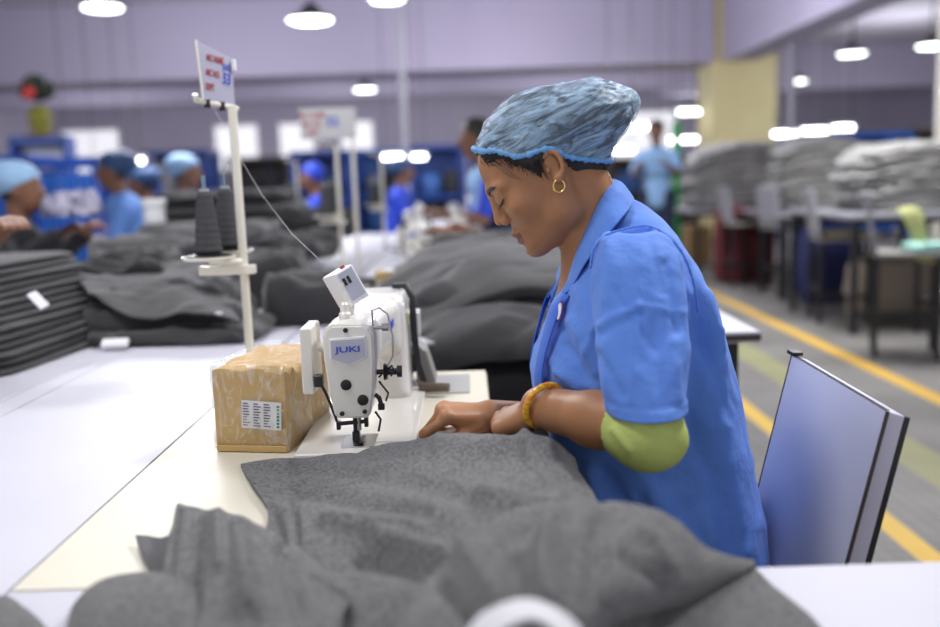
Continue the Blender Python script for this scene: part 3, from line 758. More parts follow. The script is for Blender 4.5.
# ================================================================ CLOTH UNDER THE NEEDLE
M['fleece'] = mat('grey_fleece', (.10, .101, .101), .97, noise=(230, (.29, .29, .283), .10), bump=(700, 1.0, 4), sheen=.5)
M['fleece'].node_tree.nodes['Bump'].inputs['Distance'].default_value = .006
M['fleece'].node_tree.nodes['Principled BSDF'].inputs['Specular IOR Level'].default_value = .1
M['hem'] = mat('grey_hem', (.09, .092, .095), .9, bump=(600, .5), sheen=.3)
def rowsT(rr, drop=False):
    if drop: rr = rr+[[(x+(x-470)*.03, y+45, z*.45+.003) for x, y, z in rr[-1]], [(x+(x-470)*.05, y+75, .003) for x, y, z in rr[-1]]]
    return [[T(x, y, TZ+z) for x, y, z in r_] for r_ in rr]
def garment():
    nz = make_noise(12, f0=16, n=6)
    A = rowsT([
     [(243, 467, .0025), (292, 461, .0025), (348, 454, .0025), (399, 446, .003), (450, 441, .004), (500, 441, .004), (547, 441, .006), (572, 460, .006)],
     [(241, 467, .004), (290, 463, .004), (346, 458, .005), (398, 444, .024), (450, 438, .040), (500, 438, .044), (545, 440, .044), (574, 462, .020)],
     [(251, 486, .005), (296, 476, .010), (348, 472, .022), (398, 458, .040), (450, 454, .058), (500, 454, .064), (550, 456, .062), (583, 482, .030)],
     [(263, 502, .006), (300, 496, .012), (350, 492, .030), (398, 484, .045), (450, 480, .060), (500, 478, .066), (556, 482, .060), (596, 505, .03)],
     [(268, 512, .008), (300, 513, .022), (350, 510, .034), (400, 510, .045), (450, 508, .060), (500, 508, .066), (560, 512, .066), (612, 532, .040)],
     [(262, 545, .008), (300, 548, .025), (350, 545, .034), (400, 545, .040), (450, 548, .050), (505, 550, .060), (565, 548, .066), (640, 565, .050)],
     [(255, 600, .006), (300, 605, .020), (350, 602, .026), (400, 600, .036), (450, 600, .050), (510, 600, .060), (575, 600, .056), (650, 610, .030)],
     [(255, 670, .004), (300, 680, .012), (350, 680, .014), (400, 680, .020), (450, 680, .030), (510, 680, .034), (575, 680, .03), (650, 690, .02)]], True)
    root = empty('grey_garment', T(400, 520), 0, 'grey fleece garment under the needle, spread toward the camera', 'garment')
    root.location.z = TZ
    LA = [(295, 508, 298, 548, 4, .006), (330, 525, 420, 537, 9, -.012), (300, 498, 425, 512, 8, .007), (440, 449, 545, 454, 8, -.014), (480, 500, 600, 522, 9, -.010), (360, 560, 460, 578, 12, .012), (300, 585, 350, 610, 10, -.012),
          (380, 545, 440, 556, 7, -.010), (525, 455, 560, 505, 6, -.008), (300, 470, 380, 480, 7, .004), (400, 480, 470, 500, 9, .006), (275, 515, 285, 560, 6, .005)]
    sheet('fleece_panel', A, M['fleece'], root, 200, 200, .004, nz, amp=.0045, flip=False, fn=lambda B_: 1.35*creases(B_, LA, False)+.0028*ridged(make_noise(90, f0=30), B_))
    # right hump with the hem running to the lower right
    B = rowsT([
     [(420, 600, .050), (468, 548, .058), (520, 524, .064), (575, 520, .066), (640, 528, .06), (672, 540, .05), (700, 562, .03), (742, 573, .002)],
     [(425, 590, .062), (475, 538, .072), (524, 512, .086), (578, 505, .094), (640, 510, .088), (674, 524, .074), (706, 553, .040), (752, 568, .006)],
     [(400, 640, .062), (450, 580, .074), (510, 545, .088), (572, 530, .098), (630, 532, .094), (668, 545, .080), (698, 562, .050), (736, 572, .016)],
     [(400, 665, .060), (450, 615, .072), (510, 580, .082), (570, 562, .090), (625, 562, .086), (660, 570, .072), (682, 580, .050), (704, 586, .024)],
     [(400, 690, .056), (450, 645, .066), (505, 612, .076), (560, 595, .082), (605, 592, .078), (630, 596, .066), (650, 600, .050), (668, 602, .030)],
     [(400, 720, .05), (445, 680, .058), (495, 648, .066), (540, 630, .070), (575, 625, .066), (595, 624, .056), (608, 623, .044), (622, 619, .034)],
     [(400, 760, .04), (440, 720, .046), (480, 690, .052), (515, 672, .054), (540, 665, .05), (555, 660, .044), (566, 655, .038), (576, 640, .032)]], True)
    nz2 = make_noise(21, f0=14, n=6)
    LB = [(470, 560, 500, 620, 11, -.014), (550, 538, 545, 615, 12, -.016), (600, 520, 592, 600, 12, .010), (500, 545, 560, 522, 9, .007), (640, 530, 664, 566, 8, -.008), (445, 590, 470, 620, 8, .010), (515, 560, 520, 620, 9, .008), (620, 560, 660, 585, 6, .005)]
    o = sheet('fleece_garment', B, M['fleece'], None, 170, 150, .005, nz2, amp=.004, fn=lambda B_: 1.2*creases(B_, LB, False)+.0028*ridged(make_noise(91, f0=26), B_))
    tag(o, 'humped grey fleece garment with a hemmed edge, nearest the operator lap', 'garment')
    G = sheet_grid(B, 60, 60); hem = [Vector(G[j, -1]) for j in range(4, 60)]
    h = MB().tube(hem, .0045, 8).build('rolled_hem', M['hem'], o, smooth=True)
    # lower layer to the right of the hem
    D = rowsT([
     [(575, 640, .012), (610, 618, .020), (660, 592, .020), (700, 580, .014), (738, 571, .008), (752, 569, .003)],
     [(585, 660, .012), (625, 640, .018), (675, 612, .018), (712, 595, .012), (748, 581, .008), (768, 585, .003)],
     [(600, 690, .012), (640, 665, .018), (690, 635, .016), (730, 612, .012), (768, 600, .008), (792, 606, .003)],
     [(610, 740, .010), (650, 710, .014), (705, 675, .014), (750, 645, .012), (795, 628, .008), (822, 636, .003)]], True)
    o = sheet('fleece_garment', D, M['fleece'], None, 90, 70, .004, make_noise(5, f0=22), amp=.002)
    tag(o, 'lower grey fleece layer at the bottom edge, right of the hem', 'garment')
    # left garment with the raised corner
    E_ = rowsT([
     [(186, 522, .016), (205, 520, .018), (240, 527, .018), (272, 545, .020), (300, 552, .022), (330, 590, .02)],
     [(178, 509, .036), (200, 513, .040), (236, 522, .040), (270, 538, .038), (306, 562, .034), (352, 592, .03)],
     [(175, 530, .034), (200, 532, .044), (236, 540, .046), (270, 554, .044), (306, 578, .040), (348, 605, .034)],
     [(170, 556, .030), (198, 560, .044), (234, 562, .050), (268, 572, .048), (302, 590, .044), (342, 622, .036)],
     [(163, 585, .024), (194, 592, .038), (230, 596, .046), (264, 602, .046), (298, 618, .042), (338, 645, .034)],
     [(152, 625, .018), (188, 634, .028), (224, 638, .034), (260, 642, .034), (295, 655, .032), (338, 680, .026)],
     [(140, 690, .010), (180, 700, .014), (220, 705, .018), (258, 705, .018), (295, 710, .018), (338, 720, .014)]], True)
    LE = [(202, 522, 190, 620, 8, .012), (236, 535, 252, 610, 10, -.014), (283, 555, 300, 615, 9, .010), (216, 520, 222, 570, 6, -.009), (180, 515, 172, 580, 4, .005)]
    o = sheet('fleece_garment', E_, M['fleece'], None, 150, 150, .005, make_noise(8, f0=20), amp=.004, fn=lambda B_: creases(B_, LE, False)+.0015*ridged(make_noise(92, f0=30), B_))
    tag(o, 'grey fleece garment with a raised peak at lower left', 'garment')
    F_ = rowsT([
     [(136, 537, .008), (148, 538, .010), (162, 540, .012), (176, 534, .020)],
     [(143, 556, .004), (152, 556, .010), (164, 556, .014), (178, 552, .018)],
     [(151, 572, .002), (158, 573, .006), (167, 572, .010), (180, 570, .012)]])
    k = sheet('turned_corner', F_, M['hem'], o, 24, 24, .003, None); tag(k, 'small turned corner showing its paler lining')
    H_ = rowsT([
     [(78, 606, .010), (100, 586, .018), (130, 578, .022), (160, 577, .022), (185, 585, .020)],
     [(74, 615, .014), (98, 592, .030), (132, 583, .034), (165, 583, .034), (195, 595, .030)],
     [(70, 640, .014), (98, 622, .032), (132, 612, .036), (168, 615, .034), (200, 625, .028)],
     [(66, 700, .008), (98, 690, .014), (132, 685, .016), (168, 690, .014), (200, 700, .012)]], True)
    o = sheet('fleece_garment', H_, M['fleece'], None, 70, 70, .005, make_noise(14, f0=24), amp=.002)
    tag(o, 'rounded dark roll of grey fleece at the bottom left edge', 'garment')
    K_ = rowsT([
     [(-30, 622, .010), (-5, 604, .014), (6, 600, .014), (22, 611, .010), (40, 624, .004)],
     [(-30, 640, .014), (-5, 618, .018), (8, 612, .018), (26, 622, .012), (50, 634, .004)],
     [(-30, 700, .010), (0, 690, .012), (20, 685, .012), (50, 680, .008), (90, 660, .004)]], True)
    o = sheet('fleece_garment', K_, M['fleece'], None, 40, 40, .004, make_noise(15, f0=24), amp=.002)
    tag(o, 'small dark peak of grey fleece in the bottom left corner', 'garment')
    # white strap curling at the bottom edge
    S_ = rowsT([
     [(466, 634, .084), (480, 617, .092), (500, 606, .098), (526, 600, .100), (552, 607, .098), (575, 624, .092), (594, 650, .084)],
     [(487, 650, .080), (500, 635, .088), (514, 625, .093), (531, 620, .095), (547, 626, .093), (563, 641, .087), (578, 664, .080)]])
    o = sheet('white_strap', S_, M['paper'], None, 60, 10, .0015, None)
    tag(o, 'curled white strap lying on the fleece at the bottom edge', 'strap')
garment()
# ================================================================ THE OPERATOR (seated, facing the machine)
YC = 1.40                                             # her mid plane
def skin_material():
    m = mat('warm_brown_skin', (.40, .185, .082), .44, noise=(22, (.47, .225, .105), .35), bump=(260, .12, 4), sss=.12, spec=.45)
    return m
M['skin'] = skin_material()
M['lips'] = mat('lip_skin', (.27, .085, .065), .38, bump=(300, .2))
M['hair'] = mat('black_hair', (.010, .008, .007), .42, noise=(60, (.03, .022, .018), .3), bump=(180, .8))
M['shirt'] = mat('blue_shirt_cloth', (.115, .265, .76), .8, noise=(5, (.135, .29, .79), .3), bump=(34, .8, 6), sheen=.1, spec=.3)
M['shirt'].node_tree.nodes['Bump'].inputs['Distance'].default_value = .012; M['shirt'].node_tree.nodes['Noise Texture.001'].inputs['Scale'].default_value = 13
M['shirt_dark'] = mat('bright_blue_facing', (.045, .16, .66), .6, bump=(60, .25))
M['lime'] = mat('lime_knit', (.50, .60, .15), .8, noise=(30, (.56, .66, .20), .3), bump=(300, .5))
M['trouser'] = mat('navy_trousers', (.02, .03, .07), .85, bump=(300, .4))
M['gold'] = mat('gold', (.85, .60, .20), .25, 1)
M['bangle'] = mat('orange_bangle', (.85, .28, .01), .3, noise=(160, (.95, .62, .03), .06), coat=.4)

ex = P(554, 170, YC)-P(553, 170, YC); ey = P(553, 171, YC)-P(553, 170, YC)
O_ = P(553, 170, YC)
Fv = (ex*-.813+ey*.587).normalized(); Uv = (ex*-.587+ey*-.813).normalized(); Lv = Vector((0, 1, 0))
def H(u, l, w): return O_+(Fv*u+Uv*w+Lv*l)*.001
HM = np.array(Matrix((Fv, Lv, Uv)).transposed())
mm = lambda *r_: tuple(q*.001 for q in r_)

def hand(V, wrist, fwd, pn, side, curls, spread=1.0, sc=1.0, thumb=None):
    fwd = Vector(fwd).normalized(); pn = Vector(pn); pn = (pn-fwd*pn.dot(fwd)).normalized()
    side = Vector(side); side = (side-fwd*side.dot(fwd)-pn*side.dot(pn)).normalized(); w = Vector(wrist)
    kx = (.027, .009, -.0095, -.026); kf = (.078, .082, .078, .070); kd = (.001, -.002, 0, .003)
    L = ((.041, .024, .019), (.045, .028, .019), (.042, .026, .019), (.033, .019, .017)); rad = (.0088, .0088, .0084, .0074)
    tips = []
    for i in range(4):
        k = w+(fwd*kf[i]+side*kx[i]*spread+pn*kd[i])*sc
        V.cone(w+(side*kx[i]*.6+pn*.002)*sc, k, .0125*sc, .0105*sc, .012)
        a = 0; p = k; r_ = rad[i]*sc
        V.ell(k-pn*.002, (.0108*sc,)*3, None, .004)
        for j in range(3):
            a += R(curls[i][j]); d = fwd*math.cos(a)+pn*math.sin(a)+side*(.05*(1.5-i))
            q = p+d.normalized()*L[i][j]*sc; r2 = r_*(.92 if j < 2 else .80)
            V.cone(p, q, r_, r2, .0035 if j else .005); V.ell(q, (r2*1.05,)*3, None, .003); p = q; r_ = r2
        tips.append((p, d))
    V.ell(w+(fwd*.040+pn*.004)*sc, (.040*sc, .032*sc, .0135*sc), np.array(Matrix((fwd, side, pn)).transposed()), .012)
    V.ell(w+(fwd*.030+side*.020+pn*.014)*sc, (.030*sc, .014*sc, .013*sc), np.array(Matrix((fwd, side, pn)).transposed()), .010)
    tb = thumb or ((.75, .45, .35), (.95, .1, .40), (.95, -.15, .45)); p = w+(fwd*.022+side*.026+pn*.012)*sc; r_ = .0115*sc
    for j, (a, b, c) in enumerate(tb):
        d = (fwd*a+side*b+pn*c).normalized(); q = p+d*(.034, .029, .024)[j]*sc; r2 = (.0105, .0095, .0075)[j]*sc
        V.cone(p, q, r_, r2, .006); p = q; r_ = r2
    return tips, (p, d)

def ax(lo, hi, st): return list(np.arange(lo, hi, st))
gx = ax(-.30, -.16, .006)+ax(-.16, .50, .0022); gy = ax(1.04, 1.45, .0022)+ax(1.45, 1.76, .005)
gz = ax(-.01, .74, .008)+ax(.74, 1.33, .0022)
V = Vol(gx, gy, gz)
# ---- torso, arms, legs
pelv = P(668, 556, YC)
V.cone((.32, YC-.06, .55), (.32, YC+.06, .55), .105, k=.04)
V.cone((.32, YC, .56), P(645, 400, YC), .105, .092, .05); V.cone(P(645, 400, YC), P(628, 300, YC), .09, .088, .05)
V.cone(P(632, 300, YC)+Vector((0, -.06, 0)), P(632, 300, YC)+Vector((0, .06, 0)), .08, k=.05)
nb = P(606, 247, YC); nt_ = P(578, 186, YC)
shL = P(640, 276, 1.262); shR = Vector((shL.x, 2*YC-shL.y, shL.z))
V.cone(shL, nb+Vector((.02, -.02, -.03)), .028, .045, .02); V.cone(shR, nb+Vector((.02, .02, -.03)), .028, .045, .02)
elL = P(647, 431, 1.120); wrL = P(541, 407, 1.285)
V.cone(shL, elL, .032, .035, .02)
midL = elL.lerp(wrL, .45)
V.chain([elL, midL, wrL], [.037, .0355, .0300], .02)
wrR = P(489, 415, 1.425); elR = P(600, 428, 1.62)
V.cone(shR, elR, .032, .035, .02); V.chain([elR, elR.lerp(wrR, .5), wrR], [.036, .033, .0245], .02)
for s in (-1, 1):
    hip = Vector((.30, YC+s*.085, .545)); knee = Vector((-.12, YC+s*.10, .515)); ank = Vector((-.16, YC+s*.10, .085))
    V.cone(hip, knee, .075, .052, .03); V.cone(knee, ank, .052, .033, .02); V.cone(ank, ank+Vector((-.11, 0, -.05)), .034, .026, .02)
# ---- neck and head
V.cone(nb, nt_, .056, .050, .02); V.cone(nb+Vector((.02, 0, -.05)), nb, .07, .056, .03); V.cone(P(600, 262, YC), P(592, 330, YC), .052, .06, .03)
V.ell(H(5, 0, 42), mm(90, 73, 76), HM, .01)
V.ell(H(50, 0, -15), mm(47, 59, 62), HM, .022)
V.ell(H(78, 0, -48), mm(26, 30, 27), HM, .014)
V.ell(H(58, 0, -66), mm(40, 36, 28), HM, .018)
for s in (-1, 1):
    V.cone(H(24, s*46, -56), H(84, s*13, -78), .019, .0135, .022)
    V.cone(H(24, s*46, -56), H(8, s*56, -15), .019, .018, .02)
    V.ell(H(70, s*38, -10), mm(22, 20, 19), HM, .018)
    V.cone(H(91, s*8, 29), H(80, s*46, 28), .0085, .0085, .012)
V.ell(H(88, 0, -79), mm(15, 18, 13), HM, .012)
for s in (-1, 1):
    V.ell(H(103, s*29, 11), mm(10, 16, 8.5), HM, .011, sub=True)
    V.ell(H(85, s*30, 12), mm(13.6, 15, 12.5), HM, .003)
    V.chain([H(97, s*17, 5), H(99, s*28, 3), H(94, s*40, 5), H(85, s*47, 9)], [.0009]*4, .0012, sub=True)
V.cone(H(93, 0, 24), H(106, 0, -11), .0080, .0098, .010); V.ell(H(108.6, 0, -15), mm(9.5, 9, 8.5), HM, .004); V.ell(H(106, 0, -27), mm(6, 8, 4), HM, .004, sub=True)
for s in (-1, 1):
    V.ell(H(102, s*12.2, -20), mm(9, 6, 7.5), HM, .003)
    V.ell(H(105, s*7, -28), mm(4.5, 3, 3.5), HM, .002, sub=True)
    V.chain([H(99, s*17.5, -13), H(92, s*19, -22)], [.0012, .0012], .004, sub=True)
V.ell(H(98.5, 0, -45), mm(10.5, 21, 7.2), HM, .003); V.ell(H(97, 0, -60), mm(11, 18, 7.6), HM, .003)
V.chain([H(90, -25, -53), H(103, -11, -52.6), H(107, 0, -52), H(103, 11, -52.6), H(90, 25, -53)], [.0012, .0014, .0014, .0014, .0012], .002, sub=True)
V.ell(H(108, 0, -70), mm(7, 15, 5), HM, .007, sub=True)
# ears
ye = 1.324; e0 = P(545.5, 150, ye); e1 = P(560, 181, ye); lg = (e1-e0).normalized(); ec = (e0+e1)/2
sh_ = Vector((0, 1, 0)).cross(lg).normalized()
if sh_.x > 0: sh_ = -sh_                                # towards the face
for s in (0, 1):
    def q(p): return p if s == 0 else Vector((p.x, 2*YC-p.y, p.z))
    A = Matrix((sh_, Vector((0, 1, 0)), lg)).transposed()
    yo = Vector((0, -1, 0))
    V.ell(q(ec+yo*-.006-sh_*.002), mm(13, 7, 23), np.array(A), .006)
    rim = []
    for k in range(11):
        a = R(-30+k*24); rim.append(q(ec+lg*(-.0205*math.cos(a-R(8)))*(1.0 if k < 7 else .95)+sh_*(-.0135*math.sin(a))*(1 if k < 9 else .8)+yo*(.001+.004*math.sin(R(k*18)))))
    V.chain(rim, [.0028, .003, .0032, .0034, .0034, .0034, .0033, .0032, .003, .003, .003], .0025)
    V.ell(q(ec+lg*.020-sh_*.001+yo*.001), mm(6.5, 4, 7), np.array(A), .005)
    V.ell(q(ec+sh_*.002+lg*.001+yo*.006), mm(6, 6, 11), np.array(A), .004, sub=True)
    V.ell(q(ec+sh_*.009+lg*.003+yo*.001), mm(3.5, 3.5, 5), np.array(A), .003)
# ---- hands
hand(V, wrR, P(432, 411, 1.400)-wrR, (-.10, .10, -1), (-.1, -1, -.1), ((40, 48, 16), (58, 68, 30), (68, 78, 36), (72, 80, 36)), sc=.98,
     thumb=((.80, .22, .42), (.94, .05, .34), (.95, -.05, .50)))
hand(V, wrL, P(497, 423, 1.325)-wrL, (.05, .25, -1), (-.2, 1, .15), ((50, 55, 30), (58, 62, 34), (66, 70, 36), (74, 78, 34)), sc=.95,
     thumb=((.7, .5, .5), (.9, .1, .5), (.95, -.1, .5)))
bv, bf = V.mesh(); del V
bv = vol_smooth(bv, bf, 1, .4)
pxy = bv.copy(); pxy[:, 1] = YC-np.abs(pxy[:, 1]-YC)
PX, PY = proj(pxy)
def local(v): d = (v-np.array(O_))*1000; return d @ np.array(Fv), d @ np.array(Lv), d @ np.array(Uv)
u_, l_, w_ = local(bv)
lipv = (u_ > 88) & (np.abs(l_) < 23) & (w_ > -66-0*l_) & (w_ < -39.5+.02*np.abs(l_)) & (w_ > -67+.012*l_**2) & (w_ < -38.5-.010*l_**2)
lipf = lipv[bf].sum(1) >= 3
op = empty('person', (.30, YC, 0), 0, 'woman in blue short sleeved shirt and blue hairnet bent over the sewing machine', 'person')
body = np_mesh('body', bv, bf, M['skin'], op, mats=[M['skin'], M['lips']], midx=lipf.astype(int))
# lashes, brow, eye line
for s in (-1, 1):
    c = [H(96, s*17, 5), H(98, s*28, 3), H(93.5, s*40, 5), H(87, s*46, 10)]
    g = MB().tube(c, [.0008, .0014, .0015, .0008], 6)
    for k in range(13):
        t = k/12*2.99; i = int(t); a = c[i].lerp(c[i+1], t-i); d = (Fv*.0042-Uv*.0042+Lv*s*.0018*(k/8)); g.tube([a, a+d*.6, a+d+Uv*.0012], [.0003, .0002, .0001], 4)
    g.build('eyelashes', M['hair'], op)
    b_ = MB(); rb = random.Random(5)
    for k in range(90):
        t = k/89; base = H(99.8-10*t**1.8, s*(12+36*t), 26+7*math.sin(t*2.2)-2*t); base += Uv*rb.uniform(-.0030, .0030)*(1-t*.6)
        d = (Lv*s*.006+Uv*.002-Fv*.0016*t*2); b_.tube([base, base+d*.5+Fv*.0008, base+d], [.0009, .0008, .0003], 4)
    b_.build('eyebrow', M['hair'], op)

# ---- hair: shell over the skull, cut along the hairline
HV = Vol(ax(.0, .30, .0035), ax(1.29, 1.51, .0035), ax(1.08, 1.33, .0035))
HV.ell(H(5, 0, 42), mm(92.5, 77, 78.5), HM, .004)
HV.cone(P(579, 140, YC), P(580, 158, YC), .054, .046, .015)
HV.ell(P(590, 116, YC), (.062, .060, .042), None, .02); HV.cone(P(600, 110, YC), P(626, 105, YC), .030, .013, .02)
hv, hf = HV.mesh(); q = hv.copy(); q[:, 1] = YC-np.abs(q[:, 1]-YC); hx, hy = proj(q)
line = np.interp(hx, [465, 474, 481, 492, 505, 520, 533, 543, 546, 563, 566, 585, 606, 640], [150, 152, 160, 163, 163, 168, 174, 179, 150, 150, 168, 176, 182, 160])
nzh = make_noise(2, f0=160); wig = nzh(hv)*1.6
hvn = vnormals(hv, hf); hv = hv+hvn*(nzh(hv*np.array([1, 2.5, 1]))*.0007)[:, None]
kp = (hy < line+wig)[hf].all(1); hv, hf = prune(hv, hf, kp)
hr = np_mesh('hair', hv, hf, M['hair'], op)
g = MB(); rs = random.Random(11)                       # fine strands at temple, sideburn and nape
def strand(pts, r_=.0005): g.tube([Vector(p) for p in pts], [r_, r_*.9, r_*.7, r_*.3][:len(pts)], 4)
for k in range(46):
    x0 = rs.uniform(478, 540); y0 = 158+rs.uniform(-3, 3); Yy = YC-.074*math.sqrt(max(.05, 1-((x0-553)/96)**2))-.003
    x1 = x0+rs.uniform(2, 12); y1 = np.interp(x0, [478, 505, 540], [163, 166, 178])+rs.uniform(-2, 4)
    for s in (0, 1):
        mir = (lambda p: p) if s == 0 else (lambda p: Vector((p.x, 2*YC-p.y, p.z)))
        strand([mir(P(x0, y0, Yy)), mir(P((x0+x1)/2-1, (y0+y1)/2, Yy-.0005)), mir(P(x1, y1, Yy+.0005))])
for k in range(16):
    x0 = 600+rs.uniform(-6, 6); strand([P(x0, 164, YC-rs.uniform(0, .04)), P(x0+6, 170, YC-.02), P(x0+10+rs.uniform(0, 8), 172+rs.uniform(-4, 8), YC-.02)], .0003)
for k in range(5): strand([P(493+k*2, 164, 1.345), P(503+k*2, 172, 1.334), P(512+k*2.5, 178+k*.6, 1.328)], .00028)
g.build('loose_strands', M['hair'], hr)['kind'] = 'stuff'

# ---- hairnet: crumpled translucent blue bonnet with a gathered rim
def net_material():
    m = bpy.data.materials.new('hairnet_film'); m.use_nodes = True; nt = m.node_tree; N = nt.nodes; Lk = nt.links; b = N['Principled BSDF']
    tc = N.new('ShaderNodeTexCoord'); mq = N.new('ShaderNodeMapping'); mq.inputs['Rotation'].default_value = (0, R(24), 0); Lk.new(tc.outputs['Object'], mq.inputs[0]); mp = N.new('ShaderNodeMapping'); mp.inputs['Scale'].default_value = (17, 34, 85); Lk.new(mq.outputs[0], mp.inputs[0])
    n = N.new('ShaderNodeTexNoise'); n.inputs['Scale'].default_value = 1; n.inputs['Detail'].default_value = 7; n.inputs['Roughness'].default_value = .62; n.inputs['Distortion'].default_value = 1.1; Lk.new(mp.outputs[0], n.inputs['Vector'])
    r = N.new('ShaderNodeMapRange'); r.inputs[1].default_value = .40; r.inputs[2].default_value = .64; r.inputs[3].default_value = .16; r.inputs[4].default_value = .88; Lk.new(n.outputs['Fac'], r.inputs[0])
    Lk.new(r.outputs[0], b.inputs['Alpha'])
    b.inputs['Base Color'].default_value = (.40, .60, .80, 1); b.inputs['Roughness'].default_value = .5; b.inputs['Sheen Weight'].default_value = .2
    bp = N.new('ShaderNodeBump'); bp.inputs['Strength'].default_value = .9; bp.inputs['Distance'].default_value = .004; Lk.new(n.outputs['Fac'], bp.inputs['Height']); Lk.new(bp.outputs[0], b.inputs['Normal'])
    return m
NV = Vol(ax(-.01, .32, .0028), ax(1.27, 1.53, .0028), ax(1.08, 1.34, .0028))
NV.ell(H(6, 0, 43), mm(94.5, 80, 80), HM, .01)
NV.ell(P(564, 123, YC), (.106, .078, .053), np.array(Matrix.Rotation(R(-12), 3, 'Y')), .02)
NV.ell(P(588, 115, YC), (.062, .064, .043), np.array(Matrix.Rotation(R(-8), 3, 'Y')), .02)
NV.cone(P(600, 108, YC), P(628, 104, YC), .034, .017, .02)
NV.cone(P(580, 130, YC), P(580, 152, YC), .060, .050, .015)
nv, nf = NV.mesh(); nn = vnormals(nv, nf)
tip = np.array(P(640, 102, YC)); r0 = nv-tip; rr = np.linalg.norm(r0, axis=1); rd = r0/(rr[:, None]+1e-6)
na, nb_, nc = make_noise(3, f0=9, n=5), make_noise(6, f0=60, n=5), make_noise(16, f0=130, n=4)
strk = na(rd*np.array([1, 1.2, 2.2])+.0)                  # folds fan out from the gathered tip
fold = 1-np.abs(strk)*1.6; disp = .0042*np.clip(rr/.10, .2, 1)*fold*.8+.0016*nb_(nv*np.array([.6, 1, 1.6]))+.0007*nc(nv)
nv2 = nv+nn*disp[:, None]
q = nv.copy(); q[:, 1] = YC-np.abs(q[:, 1]-YC); hx, hy = proj(q)
RX = [465, 474, 480, 493, 505, 516, 528, 540, 552, 562, 575, 590, 608, 645]; RY = [147, 149, 151, 150, 153, 157, 155, 150, 148, 155, 159, 161, 160, 158]
kp = (hy < np.interp(hx, RX, RY)+1)[nf].all(1); nv2, nf2 = prune(nv2, nf, kp)
net = np_mesh('hairnet', nv2, nf2, net_material(), op)
# rim: follows the cut edge of the bonnet all round
cut = []
for k in range(150):
    a = 2*math.pi*k/150; cx = 541+69*math.cos(a)
    ly = .0815*math.sin(a)
    sx = np.interp(cx, RX, RY)
    cut.append((cx, sx, YC-ly))
pts = []
for i, (cx, cy, Yy) in enumerate(cut):
    Yn = YC-abs(Yy-YC); p = P(cx, cy, Yn); p = Vector((p.x, Yy, p.z)); pts.append(p)
vv = np.array(nv); 
rp = []
for p in pts:                                             # snap to the bonnet surface
    j = np.argmin(((vv-np.array(p))**2).sum(1)); rp.append(Vector(vv[j])*.6+p*.4)
rp = [(rp[i-1]+rp[i]*2+rp[(i+1) % len(rp)])/4 for i in range(len(rp))]
rr_ = [.0040+.0012*math.sin(i*2.3)+.0007*math.sin(i*5.1) for i in range(len(rp))]
MB().tube(rp+[rp[0], rp[1]], rr_+rr_[:2], 8).build('elastic_rim', mat('hairnet_rim', (.16, .42, .80), .55, bump=(160, 1.0)), net, smooth=True)

# ---- ear ring, bangle
er = [P(559, 186, ye-.003)+Vector((math.cos(R(a))*.0082, 0, math.sin(R(a))*.0090)) for a in range(0, 361, 15)]
MB().tube(er, .0016, 8, False).build('earring', M['gold'], op, smooth=True)
b0, b1 = P(555, 386, 1.262), P(534.5, 427, 1.262); bu = (b1-b0)/2; bc = wrL+(elL-wrL).normalized()*.022; bc = (b0+b1)/2; bc.y = (wrL+(elL-wrL).normalized()*.02).y
fa = (elL-wrL).normalized(); bu = bu*.97; bw = fa.cross(bu).normalized()*bu.length*.95
MB().tube([bc+bu*math.cos(R(a))+bw*math.sin(R(a)) for a in range(0, 361, 8)], .0048, 12, False).build('bangle', M['bangle'], op, smooth=True)

# ---- shirt
def ring_pts(Fp, Bp, w, n=140, e=2.35, yc=YC):
    c = (Fp+Bp)/2; hx_ = (Fp-Bp)/2; out = []
    for k in range(n):
        a = 2*math.pi*k/n; ca, sa = math.cos(a), math.sin(a)
        out.append(c+hx_*(math.copysign(abs(ca)**(2/e), ca))+Vector((0, -1, 0))*w*math.copysign(abs(sa)**(2/e), sa))
    return out
nz_f, nz_g = make_noise(123, f0=20, n=4), make_noise(124, f0=50, n=4)
def skin_loft(name, rows, m, L, nzs, amp, n=140, nr=120, rim=None, parent=op, th=.0022, mirror=True, extra=None, yc=None):
    A = np.array([[tuple(p) for p in r_] for r_ in rows]); B = catmull(A, np.linspace(0, len(A)-1, nr))
    nx = np.roll(B, -1, 1)-np.roll(B, 1, 1); ny = np.gradient(B, axis=0); N = np.cross(ny, nx); N /= np.linalg.norm(N, axis=2)[..., None]+1e-9
    c = B.mean(1, keepdims=True)
    if ((B-c)*N).sum() < 0: N = -N
    d = creases(B, L, mirror)+nzs(B*np.array([1, 1, .45]))*amp+ridged(nz_f, B*np.array([1, 1, .42]), 1.3)*.0038+ridged(nz_g, B*np.array([1, 1, .8]), 1.2)*.0014
    if extra is not None: d = d+extra(B)
    B = B+N*d[..., None]; K = B-N*th
    V3 = np.concatenate([B.reshape(-1, 3), K.reshape(-1, 3)]); idx = np.arange(n*nr).reshape(nr, n); j = np.roll(idx, -1, 1)
    a = np.stack([idx[:-1].ravel(), j[:-1].ravel(), j[1:].ravel(), idx[1:].ravel()], 1); o_ = n*nr
    cap0 = np.stack([j[0], idx[0], idx[0]+o_, j[0]+o_], 1); cap1 = np.stack([idx[-1], j[-1], j[-1]+o_, idx[-1]+o_], 1)
    Fc = np.concatenate([a, a[:, ::-1]+o_, cap0, cap1])
    # make outer faces point outward
    f0 = a[len(a)//2]; fn = np.cross(V3[f0[2]]-V3[f0[0]], V3[f0[3]]-V3[f0[1]])
    if fn @ N.reshape(-1, 3)[f0[0]] < 0: Fc = Fc[:, ::-1]
    return np_mesh(name, V3, Fc, m, parent), B
